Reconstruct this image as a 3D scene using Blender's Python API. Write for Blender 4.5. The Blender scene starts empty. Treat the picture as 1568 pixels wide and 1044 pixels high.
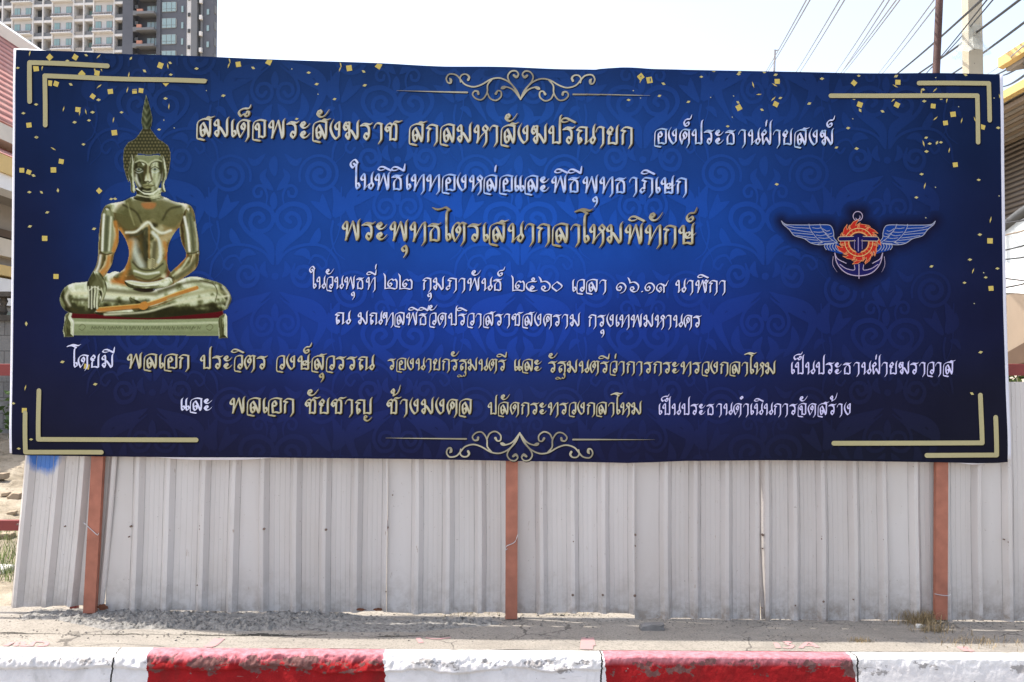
import bpy, bmesh, math, random
import numpy as np
from mathutils import Vector, Matrix

# ---------------------------------------------------------------- camera, sky, sun, exposure
scene = bpy.context.scene
F_PX, CAM_D, CAM_H = 1500.0, 5.9, 1.4875
PITCH = math.atan(45/1500)
cam_d = bpy.data.cameras.new('camera'); cam_d.sensor_width = 36; cam_d.lens = 36*F_PX/1568
cam_d.clip_start = .05; cam_d.clip_end = 3000
cam = bpy.data.objects.new('camera', cam_d); scene.collection.objects.link(cam)
cam.location = (0, -CAM_D, CAM_H); cam.rotation_euler = (math.pi/2+PITCH, 0, 0)
scene.camera = cam
scene.render.resolution_x, scene.render.resolution_y = 1024, 682

SUN_TO = Vector((-.54, .128, 1.0)).normalized()
world = bpy.data.worlds.new('World'); scene.world = world; world.use_nodes = True
wn = world.node_tree.nodes; wl = world.node_tree.links
sky = wn.new('ShaderNodeTexSky'); sky.sky_type = 'NISHITA'; sky.sun_disc = False
sky.sun_elevation = math.asin(SUN_TO.z); sky.sun_rotation = math.atan2(SUN_TO.x, SUN_TO.y)
sky.air_density = 1.0; sky.dust_density = 3.5; sky.ozone_density = 1.0
wn['Background'].inputs['Strength'].default_value = .10
hz = wn.new('ShaderNodeHueSaturation'); hz.inputs['Saturation'].default_value = .72; hz.inputs['Value'].default_value = 1.5   # hazy tropical sky
wl.new(sky.outputs[0], hz.inputs['Color']); wl.new(hz.outputs[0], wn['Background'].inputs['Color'])
sun_d = bpy.data.lights.new('sun', 'SUN'); sun_d.energy = 2.9; sun_d.angle = math.radians(.53); sun_d.color = (1, .95, .87)
sun = bpy.data.objects.new('sun', sun_d); scene.collection.objects.link(sun)
sun.rotation_euler = SUN_TO.to_track_quat('Z', 'Y').to_euler(); sun.location = (-6, 4, 14)
vs = scene.view_settings
vs.view_transform = 'Standard'; vs.look = 'None'; vs.exposure = 1.40; vs.gamma = 1.0; vs.use_curve_mapping = False
scene.cycles.max_bounces = 8
# ---------------------------------------------------------------- helpers
C = scene.collection
_ct, _st = math.cos(PITCH), math.sin(PITCH)
def at(px, py, Y=0.0):
    """the point of the upright plane at depth Y that the photograph shows at (px, py)"""
    u = (px-784)/F_PX; v = (522-py)/F_PX
    t = (Y+CAM_D)/(_ct-v*_st)
    return Vector((t*u, Y, CAM_H+t*(_st+v*_ct)))
def at_np(px, py, Y):
    u = (px-784)/F_PX; v = (522-py)/F_PX
    t = (Y+CAM_D)/(_ct-v*_st)
    return np.stack([t*u, np.broadcast_to(Y, u.shape)*1.0, CAM_H+t*(_st+v*_ct)], -1)
def lin(c):
    c = np.asarray(c, float)/255.0
    return np.where(c <= .04045, c/12.92, ((c+.055)/1.055)**2.4)

class MB:
    """collects faces for ONE mesh object"""
    def __init__(s): s.v, s.f, s.m = [], [], []
    def face(s, pts, m=0):
        i = len(s.v); s.v += [tuple(p) for p in pts]; s.f.append(tuple(range(i, i+len(pts)))); s.m.append(m)
    def box(s, lo, hi, m=0, M=None):
        x0, y0, z0 = lo; x1, y1, z1 = hi
        p = [Vector(q) for q in ((x0,y0,z0),(x1,y0,z0),(x1,y1,z0),(x0,y1,z0),(x0,y0,z1),(x1,y0,z1),(x1,y1,z1),(x0,y1,z1))]
        if M is not None: p = [M @ q for q in p]
        i = len(s.v); s.v += [tuple(q) for q in p]
        for q in ((0,3,2,1),(4,5,6,7),(0,1,5,4),(1,2,6,5),(2,3,7,6),(3,0,4,7)):
            s.f.append(tuple(i+k for k in q)); s.m.append(m)
    def tube(s, pts, r, n=8, m=0, cap=True):
        pts = [Vector(p) for p in pts]; rr = r if isinstance(r, (list, tuple)) else [r]*len(pts)
        i0 = len(s.v); up = Vector((0, 0, 1))
        for k, p in enumerate(pts):
            d = (pts[min(k+1, len(pts)-1)]-pts[max(k-1, 0)]).normalized()
            a = d.cross(up if abs(d.z) < .9 else Vector((1, 0, 0))).normalized(); b = d.cross(a)
            for j in range(n):
                t = 2*math.pi*j/n
                s.v.append(tuple(p+(a*math.cos(t)+b*math.sin(t))*rr[k]))
        for k in range(len(pts)-1):
            for j in range(n):
                a0 = i0+k*n+j; a1 = i0+k*n+(j+1) % n
                s.f.append((a0, a1, a1+n, a0+n)); s.m.append(m)
        if cap:
            s.f.append(tuple(i0+j for j in range(n))[::-1]); s.m.append(m)
            s.f.append(tuple(i0+(len(pts)-1)*n+j for j in range(n))); s.m.append(m)
    def build(s, name, mats, parent=None, smooth=False, bevel=0):
        me = bpy.data.meshes.new(name); me.from_pydata(s.v, [], s.f)
        for mt in (mats if isinstance(mats, (list, tuple)) else [mats]): me.materials.append(mt)
        me.polygons.foreach_set('material_index', s.m)
        if smooth: me.polygons.foreach_set('use_smooth', [True]*len(s.f))
        me.update()
        o = bpy.data.objects.new(name, me); C.objects.link(o)
        if parent is not None: put(o, parent)
        if bevel:
            b = o.modifiers.new('bevel', 'BEVEL'); b.width = bevel; b.segments = 2; b.limit_method = 'ANGLE'
        return o
def put(o, parent):
    o.parent = parent; o.matrix_parent_inverse = Matrix.Translation(-parent.location) if parent.rotation_euler.z == 0 else parent.matrix_basis.inverted()
def tag(o, label=None, cat=None, group=None, kind=None):
    if label: o['label'] = label
    if cat: o['category'] = cat
    if group: o['group'] = group
    if kind: o['kind'] = kind
    return o
def thing(name, label, cat, loc=(0, 0, 0), group=None):
    o = bpy.data.objects.new(name, None); C.objects.link(o); o.location = loc; o.empty_display_size = .2
    return tag(o, label, cat, group)
def grid_mesh(name, P, mats, smooth=True, flip=False, mask=None):
    """P: (n,m,3) array of points -> one sheet"""
    n, m = P.shape[:2]
    idx = np.arange(n*m).reshape(n, m)
    q = np.stack([idx[:-1, :-1], idx[:-1, 1:], idx[1:, 1:], idx[1:, :-1]], -1)
    if flip: q = q[..., ::-1]
    q = q[mask] if mask is not None else q.reshape(-1, 4)
    me = bpy.data.meshes.new(name); me.from_pydata(P.reshape(-1, 3).tolist(), [], q.reshape(-1, 4).tolist())
    for mt in (mats if isinstance(mats, (list, tuple)) else [mats]): me.materials.append(mt)
    if smooth: me.polygons.foreach_set('use_smooth', [True]*len(me.polygons))
    me.update()
    o = bpy.data.objects.new(name, me); C.objects.link(o)
    return o

# ---------------------------------------------------------------- materials
class NT:
    """a small node-tree writer"""
    def __init__(s, name, rough=.8, metal=0.0, spec=.5):
        s.m = bpy.data.materials.new(name); s.m.use_nodes = True
        s.t = s.m.node_tree; s.b = s.t.nodes['Principled BSDF']
        s.b.inputs['Roughness'].default_value = rough; s.b.inputs['Metallic'].default_value = metal
        s.b.inputs['Specular IOR Level'].default_value = spec
        s.geo = None
    def n(s, typ, **kw):
        nd = s.t.nodes.new('ShaderNode'+typ)
        for k, v in kw.items(): setattr(nd, k, v)
        return nd
    def link(s, a, b): s.t.links.new(a, b); return b
    def pos(s):
        if s.geo is None: s.geo = s.n('NewGeometry')
        return s.geo.outputs['Position']
    def scaled(s, sc):
        mp = s.n('Mapping'); mp.inputs['Scale'].default_value = sc; s.link(s.pos(), mp.inputs['Vector']); return mp.outputs[0]
    def noise(s, scale, detail=4, rough=.55, sc=(1, 1, 1), dist=0):
        nd = s.n('TexNoise'); nd.inputs['Scale'].default_value = scale; nd.inputs['Detail'].default_value = detail
        nd.inputs['Roughness'].default_value = rough; nd.inputs['Distortion'].default_value = dist
        s.link(s.scaled(sc), nd.inputs['Vector']); return nd.outputs['Fac']
    def ramp(s, fac, stops, interp='LINEAR'):
        r = s.n('ValToRGB'); r.color_ramp.interpolation = interp
        e = r.color_ramp.elements
        while len(e) < len(stops): e.new(.5)
        for k, (p, c) in enumerate(stops):
            e[k].position = p; e[k].color = (c, c, c, 1) if isinstance(c, (int, float)) else (*c, 1)
        s.link(fac, r.inputs[0]); return r.outputs[0]
    def mix(s, fac, a, b, mode='MIX'):
        nd = s.n('Mix', data_type='RGBA', blend_type=mode)
        for k, v in ((0, fac), (6, a), (7, b)):
            if hasattr(v, 'is_linked'): s.link(v, nd.inputs[k])
            else: nd.inputs[k].default_value = v if isinstance(v, (int, float)) else (*v, 1)
        return nd.outputs[2]
    def math(s, op, a, b=0.0, c=None):
        nd = s.n('Math', operation=op)
        for k, v in enumerate((a, b) if c is None else (a, b, c)):
            if hasattr(v, 'is_linked'): s.link(v, nd.inputs[k])
            else: nd.inputs[k].default_value = v
        return nd.outputs[0]
    def xyz(s):
        nd = s.n('SeparateXYZ'); s.link(s.pos(), nd.inputs[0]); return nd.outputs
    def color(s, v):
        if hasattr(v, 'is_linked'): s.link(v, s.b.inputs['Base Color'])
        else: s.b.inputs['Base Color'].default_value = (*v, 1)
        return s
    def bump(s, h, strength=.4, dist=.01):
        nd = s.n('Bump'); nd.inputs['Strength'].default_value = strength; nd.inputs['Distance'].default_value = dist
        s.link(h, nd.inputs['Height']); s.link(nd.outputs[0], s.b.inputs['Normal']); return s
def plain(name, c, rough=.7, metal=0.0, var=.12, scale=3.0, spec=.4, bump=0.0):
    """a colour with soft grime-like variation"""
    t = NT(name, rough, metal, spec)
    c = np.array(c, float)
    t.color(t.ramp(t.noise(scale, 5), [(.25, tuple(c*(1-var))), (.75, tuple(np.minimum(c*(1+var), 1)))]))
    if bump: t.bump(t.noise(scale*14, 4), bump, .01)
    return t.m
# ---------------------------------------------------------------- lettering: broad-nib strokes
# each letter is a list of pen strokes on a 100-unit letter height; "x,y[:r][*]" (r pen weight, * sharp corner)
def H(x, top=98):            # small head loop on the left of a stem at x
    return f"{x-7},{top-2} {x-18},{top-18} {x-21},{top-30} {x-14},{top-40} {x-4},{top-36}"
GL = {
'ก': (78, ["9,2 11,10 12,58 25,73*", "25,73 4,79*", "4,79 18,93 34,97 62,90*", "60,90* 60,12 55,-4 42,-24:.3"]),
'ค': (81, ["15,0:.7* 3,46 8,76 28,97 68,93*", "63,93 63,14 58,-4 46,-26:.3", "15,0:.6* 25,38:.6 29,50:.7*", "29,50:.6 36,36:.7*", "36,36 46,50 47,66 34,82* 25,64 32,48"]),
'ฆ': (96, ["15,54 25,68 22,78 12,80:.8 5,72", "12,53 3,68 5,84 12,97* 17,88:.7* 24,98:.8 34,96*", "34,96 33,80:.8 32,66 33,20 28,2*", "28,2 14,22 20,36 31,42:.7", "34,52 46,48 72,4*", "72,4* 79,20 79,94 90,114:.25"]),
'ง': (76, ["22,114:.25 7,86:.75 4,56 16,22 33,1*", "33,1 51,18*", "51,18 53,98*", "50,98 36,86 30,72 38,56 48,58"]),
'จ': (90, ["74,95 44,101 14,90:.7 4,70:.5", "4,72:.55 2,0:.55 6,-12:.7 18,-14 42,-18:.9", "69,94 69,10*", "69,8 60,2* 48,7 37,2*", "38,4 37,66 28,80* 17,62 24,46 34,48"]),
'ช': (88, ["14,50 24,62 22,74 12,74:.7 6,66", "14,50 2,66 12,88 26,98* 38,88:.8 31,70 30,40 29,4*", "28,3 44,8 58,2*", "61,4 62,84 44,95*", "44,95:.8 56,108 76,106 98,116:.25"]),
'ญ': (112, ["29,72 4,79*", "4,79 22,94 60,92*", "28,73 13,60 12,30 16,2* 29,18 22,34 14,26", "57,92 57,4*", "56,3 76,8 94,2*", "97,4 98,92 110,116:.25", "64,-10:.6 74,-18:.6 66,-28:.6 58,-20:.6", "58,-16:.7 58,-36:.8 76,-46 92,-36:.7 106,-18:.25"]),
'ฐ': (72, ["68,100:.3 52,90 20,92 2,80*", "2,80 28,82 50,74 56,58 55,4*", "34,62:.7 14,48 12,20 18,3* 30,18 24,34 14,28", "55,4:.8 46,-14:.7 54,-24:.7*", "54,-8:.8 54,-36:.8 44,-50:.7 34,-40:.6*", "34,-46:.6 22,-54:.6 8,-42:.6 -8,-40:.6 -18,-50:.6 -6,-56:.6 10,-52:.6"]),
'ณ': (110, ["29,72 4,79*", "4,79 22,94 60,92*", "28,73 13,60 12,30 16,2* 29,18 22,34 14,26", "57,92* 56,20 52,2*", "54,4:.5 74,22:.6 96,46:.7", "110,116:.25 99,94 98,46 106,28 94,3* 82,16 90,36"]),
'ด': (88, ["18,0:.7* 4,44 6,72 20,91 40,99 72,92*", "65,92 65,14 60,-4 46,-26:.3", "18,0:.6* 40,38:.6 46,62 38,82* 26,64 32,48 40,48"]),
'ต': (86, ["16,0:.7* 3,44 8,76 22,95 34,98 42,88:.8*", "42,88:.8 52,99 72,93*", "64,92 64,14 59,-4 45,-26:.3", "16,0:.6* 38,38:.6 44,62 36,82* 24,64 30,48 38,48"]),
'ท': (94, [H(24), "18,97 24,88 24,30 18,-2*", "20,2:.5 42,52:.55 64,92:.7", "62,88 74,98 76,86 76,6 72,-8 58,-28:.3"]),
'ฑ': (98, ["15,54 25,68 22,78 12,80:.8 5,72", "12,53 3,68 5,84 12,97* 17,88:.7* 24,98:.8 34,96*", "34,96 33,76 33,30 27,-2*", "28,2:.5 50,52:.55 72,92:.7", "70,88 82,98 84,86 84,6 80,-8 66,-28:.3"]),
'ธ': (86, ["68,100:.25 52,88 34,90 18,91:.8 2,79*", "2,79:.8 28,80:.8 48,72 54,54 54,8*", "54,5 46,1* 28,6 11,2*", "13,4 13,48 26,66:.6 30,72:.5"]),
'น': (88, [H(26), "20,97 27,88 28,30 24,1*", "25,5:.5 46,26:.6 70,48:.7", "82,114:.25 71,92 70,48 79,28 66,3* 53,16 61,38"]),
'ป': (84, [H(26), "20,97 27,88 27,4*", "26,3 46,8 62,2*", "65,4 66,140 80,164:.25"]),
'ฝ': (80, ["22,98* 33,82 22,66 13,72", "22,98 5,74 10,56 9,40 14,3*", "14,4:.5 33,46:.6*", "33,46 58,3*", "60,6 62,60 62,142 75,166:.25"]),
'พ': (106, [H(26), "20,97 27,88 25,30 20,0*", "21,3:.5 40,54:.55 56,100:.7*", "56,100:.8 78,1*", "78,2* 84,20 84,92 96,114:.25"]),
'ฬ': (104, [H(26), "20,97 27,88 25,30 20,0*", "21,3:.5 40,54:.55 56,100:.7*", "56,100:.8 76,1*", "76,2* 82,20 84,74", "84,70 72,84 80,102* 92,90 82,76 92,82:.7 104,104:.25"]),
'ภ': (96, ["38,73 16,81*", "16,81 34,97 78,91*", "38,72 29,62 29,28", "29,32 14,32:.8 4,16 14,2* 28,16", "76,92* 76,12 70,-6 56,-26:.3"]),
'ม': (96, ["18,97* 7,84 4,74 10,64 20,66", "18,97* 25,88 26,24 20,3* 7,20 10,32 22,36", "26,55 38,49 66,3*", "66,4* 74,18 74,94 86,116:.25"]),
'ย': (78, ["20,98* 31,82 20,64 12,72", "20,98 4,74 11,58 26,57:.6", "25,56:.7 12,46 10,4*", "9,3 30,8 52,2*", "55,4 56,90 69,112:.25"]),
'ร': (74, ["70,101:.25 52,88 34,91 18,92:.8 1,80*", "1,80:.8 26,82:.8 42,74 47,58 45,20 34,2* 21,18 28,38 40,30"]),
'ล': (96, ["80,95 46,101 14,88:.7 4,70:.55", "4,70:.55 2,0:.55 6,-12:.7 16,-14 42,-20:.9", "77,94 76,26 71,2*", "71,3 52,50 38,78*", "38,78:.8 25,62 23,42 26,14 35,2* 47,18 41,40 32,34"]),
'ส': (98, ["80,95 46,101 14,88:.7 4,70:.55", "4,70:.55 2,0:.55 6,-12:.7 16,-14 42,-20:.9", "77,94 76,26 71,2*", "71,3 52,50 38,78*", "38,78:.8 25,62 23,42 26,14 35,2* 47,18 41,40 32,34", "53,98:.8 62,111 80,108 104,118:.25"]),
'ว': (68, ["56,95 36,99 12,88:.6 4,64:.5", "4,64:.5 2,2:.5 8,-14:.7 20,-16 42,-21:.9", "53,94 53,26 42,2* 28,18 36,36 48,28"]),
'ษ': (94, [H(26), "20,97 27,88 27,4*", "26,3 46,8 66,2*", "71,4 72,94 84,116:.25", "52,44 60,54 54,64:.8 44,58:.8", "40,60 36,44 46,33 66,38:.7 92,62:.25"]),
'ห': (88, [H(25), "18,97 25,88 24,30 18,0*", "20,3:.5 38,34:.6 56,54:.7 70,64:.7", "64,98* 52,84 56,70 70,66 79,80 64,98*", "68,68 70,50 70,12 64,-6 50,-26:.3"]),
'อ': (92, ["82,95 46,101 14,90:.7 4,72:.55", "4,72:.55 2,-2:.55 6,-13:.7 18,-15 42,-20:.9", "77,94 77,8*", "77,6 66,1* 48,7 29,3*", "29,4 27,62 40,82* 51,62 44,48 34,50"]),
'ฮ': (80, []),
'ะ': (68, ["10,84 18,94 26,84 19,74 11,78", "9,90 3,76 18,60 36,66:.8 56,88:.25", "10,30 18,40 26,30 19,20 11,24", "9,36 3,22 18,5 36,11:.8 56,33:.25"]),
'า': (64, ["0,66:.3 8,86:.6 22,97 46,91*", "42,92* 42,12 36,-5 24,-24:.3"]),
'เ': (33, ["20,104:.25 8,88 7,40 8,14 14,3* 27,18 21,36 12,32"]),
'แ': (64, ["20,104:.25 8,88 7,40 8,14 14,3* 27,18 21,36 12,32", "51,104:.25 39,88 38,40 39,14 45,3* 58,18 52,36 43,32"]),
'โ': (34, ["56,186:.25 34,172 -2,180 -40,166*", "-40,166 -8,172:.9 22,156*", "22,156 9,138 8,40 9,16 15,3* 29,18 22,38 13,34"]),
'ไ': (36, ["-66,178:.3 -40,168 -12,174 4,180 24,166*", "24,166 9,150 8,40 9,16 15,3* 29,18 22,38 13,34"]),
'ใ': (34, ["16,164 9,140 8,40 9,16 15,3* 29,18 22,38 13,34", "18,166* 0,186:.9 -24,166 -24,148 -12,134* 2,152 -8,162"]),
'๑': (96, ["32,-12:.3 66,6 82,44 62,76 28,78 5,48 12,20 34,14* 46,36 34,52 24,40"]),
'๒': (116, ["0,138:.25 11,116 13,90 13,4*", "12,3 50,10 92,2*", "102,8 104,66 92,88* 78,76:.8* 64,88 44,74 34,50 38,30 52,22* 64,40 54,54 46,46"]),
'๕': (106, ["98,12:.3 72,3 38,4 8,34 10,66 36,82 74,86", "74,86:.7 60,92:.8* 50,104 60,118 72,104 62,92", "64,92:.7 80,84 92,92:.5", "46,8:.8 38,26 50,48:.9* 68,34 58,20* 48,30"]),
'๖': (104, ["0,130:.25 14,110 22,84*", "20,82 60,88 92,58 84,18 54,3 26,22 30,44 46,46* 54,28 42,22"]),
'๐': (94, ["46,86* 86,46 42,3* 5,42 46,86*"]),
'๙': (112, ["38,24 44,36:.8 36,46:.8 28,36", "48,22 32,2* 5,30 12,60 36,76 60,64*", "62,70* 66,40 66,0*", "60,62 82,58 88,74:.8 106,108:.25"]),
'.': (40, ["16,6:1.1 20,6:1.1"]),
}
# marks: (anchor, strokes); anchor 'r' = offset from the base letter's right edge, 'l' = from its left edge
GM = {
'ั': ('r', -66, ["10,152 18,162 27,152 20,141 12,145", "9,158 4,140 22,124 46,134:.8 72,170:.25"]),
'ิ': ('r', -80, ["2,128:.8 14,141 34,143 58,132 82,120*", "2,128:.8 14,121:.7 34,124:.7 48,133:.4"]),
'ี': ('r', -84, ["2,128:.8 14,141 34,143 58,132 78,120*", "2,128:.8 14,121:.7 34,124:.7 48,133:.4", "80,120 82,140 86,164:.4"]),
'็': ('l', 8, ["72,188:.25 60,166 32,164 8,152 3,136 14,120* 32,134:.8* 44,120 58,127 60,144 48,148:.8 46,136"]),
'์': ('r', -46, ["56,198:.25 45,170 33,166:.9*", "33,166 18,164 4,148 6,130 20,120 35,132 30,146 18,138"]),
'่': ('r', -22, ["11,164:.5 7,152 4,124:.8"]),
'้': ('r', -56, ["18,168* 6,154 14,140 25,152 18,168*", "22,150 20,123*", "20,123 50,146:.8 66,196:.25"]),
'ุ': ('s', 0, ["-4,-26* -20,-40 -12,-56 -2,-50", "-4,-26* 3,-40 2,-66 -14,-92:.3"]),
}
STEM = {'ก': 60, 'พ': 84, 'ร': 46, 'ส': 75, 'ฐ': 55}
NIB_A, NIB_B, NIB_T = 7.6, 2.9, math.radians(40)

def parse_stroke(s):
    pts = []
    for t in s.split():
        c = t.endswith('*'); t = t.rstrip('*')
        r = 1.0
        if ':' in t:
            t, r = t.split(':'); r = float(r)
        x, y = t.split(',')
        pts.append((float(x), float(y), float(r), c))
    return pts

def smooth_path(pts, n=5):
    """Catmull-Rom through the points, broken at corners; returns (m,3) array x,y,r"""
    segs, cur = [], [pts[0]]
    for p in pts[1:]:
        cur.append(p)
        if p[3]:
            segs.append(cur); cur = [p]
    if len(cur) > 1: segs.append(cur)
    out = []
    for sg in segs:
        P = np.array([q[:3] for q in sg])
        if len(P) == 2:
            out += [P[0], P[1]]; continue
        E = np.vstack([2*P[0]-P[1], P, 2*P[-1]-P[-2]])
        for i in range(len(P)-1):
            a, b, c, d = E[i], E[i+1], E[i+2], E[i+3]
            for k in range(n):
                t = k/n
                out.append(.5*((2*b)+(c-a)*t+(2*a-5*b+4*c-d)*t*t+(3*b-a-3*c+d)*t**3))
        out.append(P[-1])
    return np.array(out)

def sd_path(X, Y, path, A=None):
    """distance minus radius to a polyline with per-point radius, in the space mapped by A"""
    P = path[:, :2]
    if A is not None:
        P = P @ A.T
        Xt = A[0, 0]*X + A[0, 1]*Y; Yt = A[1, 0]*X + A[1, 1]*Y
    else:
        Xt, Yt = X, Y
    d = np.full(X.shape, 1e9)
    for i in range(len(P)-1):
        ax, ay = P[i]; bx, by = P[i+1]
        dx, dy = bx-ax, by-ay
        L = dx*dx+dy*dy
        if L < 1e-9: continue
        t = np.clip(((Xt-ax)*dx+(Yt-ay)*dy)/L, 0, 1)
        r = path[i, 2]+(path[i+1, 2]-path[i, 2])*t
        d = np.minimum(d, np.hypot(Xt-ax-t*dx, Yt-ay-t*dy)-r)
    return d

_c, _s = math.cos(NIB_T), math.sin(NIB_T)
NIB = np.array([[_c/NIB_A, _s/NIB_A], [-_s/NIB_B, _c/NIB_B]])

def strokes_field(strokes, cell, weight=1.0):
    paths = [smooth_path(parse_stroke(s)) for s in strokes]
    A = np.vstack(paths)
    x0, y0 = A[:, 0].min()-12, A[:, 1].min()-12
    x1, y1 = A[:, 0].max()+12, A[:, 1].max()+12
    xs = np.arange(x0, x1+cell, cell); ys = np.arange(y0, y1+cell, cell)
    X, Y = np.meshgrid(xs, ys)
    d = np.full(X.shape, 1e9)
    for p in paths:
        q = p.copy(); q[:, 2] *= weight
        d = np.minimum(d, sd_path(X, Y, q, NIB))
    return xs, ys, d

def field_polys(xs, ys, F):
    """fill of F<0 as polygons: runs of inside cells merged along each row, cut cells at the border"""
    polys = []
    ins = F < 0
    ny, nx = F.shape
    cnt = ins[:-1, :-1].astype(int)+ins[1:, :-1]+ins[:-1, 1:]+ins[1:, 1:]
    for j in range(ny-1):
        row = cnt[j]
        nz = np.nonzero(row)[0]
        i = 0
        m = len(nz)
        while i < m:
            k = nz[i]
            if row[k] == 4:
                e = k
                while e+1 < nx-1 and row[e+1] == 4:
                    e += 1; i += 1
                polys.append([(xs[k], ys[j]), (xs[e+1], ys[j]), (xs[e+1], ys[j+1]), (xs[k], ys[j+1])])
            else:
                c = [(xs[k], ys[j], F[j, k]), (xs[k+1], ys[j], F[j, k+1]), (xs[k+1], ys[j+1], F[j+1, k+1]), (xs[k], ys[j+1], F[j+1, k])]
                p = []
                for a in range(4):
                    u, v = c[a], c[(a+1) % 4]
                    if u[2] < 0: p.append((u[0], u[1]))
                    if (u[2] < 0) != (v[2] < 0):
                        t = u[2]/(u[2]-v[2])
                        p.append((u[0]+(v[0]-u[0])*t, u[1]+(v[1]-u[1])*t))
                if len(p) >= 3: polys.append(p)
            i += 1
    return polys

_gcache = {}
def glyph_polys(kind, ch):
    key = (kind, ch)
    if key not in _gcache:
        st = GL[ch][1] if kind == 'b' else GM[ch][2]
        _gcache[key] = field_polys(*strokes_field(st, 2.2, .90))
    return _gcache[key]

def layout(word):
    """list of (kind, char, x-offset) in letter units and the natural width"""
    out, x, base = [], 0.0, None
    for ch in word:
        if ch == ' ':
            x += 40; continue
        if ch == 'ำ':
            b0, bw, bc = base
            out.append(('c', 'o', b0+bw-26, 0)); ch = 'า'
        if ch in GL:
            out.append(('b', ch, x, 0)); base = (x, GL[ch][0], ch); x += GL[ch][0]
        else:
            a, off, _ = GM[ch]
            b0, bw, bc = base
            if bc in 'ปฝ' and a == 'r': off -= 22
            if bc in 'ปฝ' and a == 'l': off -= 18
            px = b0+bw-8+off if a == 'r' else (b0+off if a == 'l' else b0+STEM.get(bc, bw-16))
            if ch in 'ิ' and bc == 'ป': px += 40
            dy = 0
            if ch == '่' and out[-1][1] == 'ี': dy = 46; px += 14
            out.append(('m', ch, px, dy))
    return out, x-14
GLC = field_polys(*strokes_field(["0,152 10,140* 22,152 12,164* 0,152"], 2.2))
# ---------------------------------------------------------------- the printed picture of a seated bronze statue
def spline_closed(pts, n=6):
    P = np.array(pts, float); m = len(P); out = []
    for i in range(m):
        a, b, c, d = P[i-1], P[i], P[(i+1) % m], P[(i+2) % m]
        for k in range(n):
            t = k/n
            out.append(.5*((2*b)+(c-a)*t+(2*a-5*b+4*c-d)*t*t+(3*b-a-3*c+d)*t**3))
    return np.array(out)

def sd_poly(X, Y, P):
    """signed distance to a closed polygon, negative inside"""
    d = np.full(X.shape, 1e18); s = np.ones(X.shape)
    n = len(P)
    for i in range(n):
        ax, ay = P[i]; bx, by = P[i-1]
        ex, ey = bx-ax, by-ay
        wx, wy = X-ax, Y-ay
        L = ex*ex+ey*ey
        if L < 1e-12: continue
        t = np.clip((wx*ex+wy*ey)/L, 0, 1)
        d = np.minimum(d, (wx-ex*t)**2+(wy-ey*t)**2)
        c1 = Y >= ay; c2 = Y < by; c3 = ex*wy > ey*wx
        s = np.where((c1 & c2 & c3) | (~c1 & ~c2 & ~c3), -s, s)
    return s*np.sqrt(d)

def vnoise(x, y, seed=0):
    """smooth 2-D value noise, 0..1"""
    xi, yi = np.floor(x).astype(np.int64), np.floor(y).astype(np.int64)
    fx, fy = x-xi, y-yi
    fx = fx*fx*(3-2*fx); fy = fy*fy*(3-2*fy)
    def h(a, b):
        v = (a*374761393+b*668265263+seed*974711) & 0xffffffff
        v = ((v ^ (v >> 13))*1274126177) & 0xffffffff
        return ((v ^ (v >> 16)) & 0xffff)/65535.0
    return (h(xi, yi)*(1-fx)+h(xi+1, yi)*fx)*(1-fy)+(h(xi, yi+1)*(1-fx)+h(xi+1, yi+1)*fx)*fy

def fbm(x, y, oct=4, seed=0):
    s = np.zeros_like(x, dtype=float); a = .5
    for k in range(oct):
        s += a*vnoise(x*2**k, y*2**k, seed+k*17); a *= .5
    return s/(1-.5**oct)

def ramp(t, stops):
    t = np.clip(t, 0, 1); pos = [s[0] for s in stops]
    return np.stack([np.interp(t, pos, [s[1][c] for s in stops]) for c in range(3)], -1)

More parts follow.
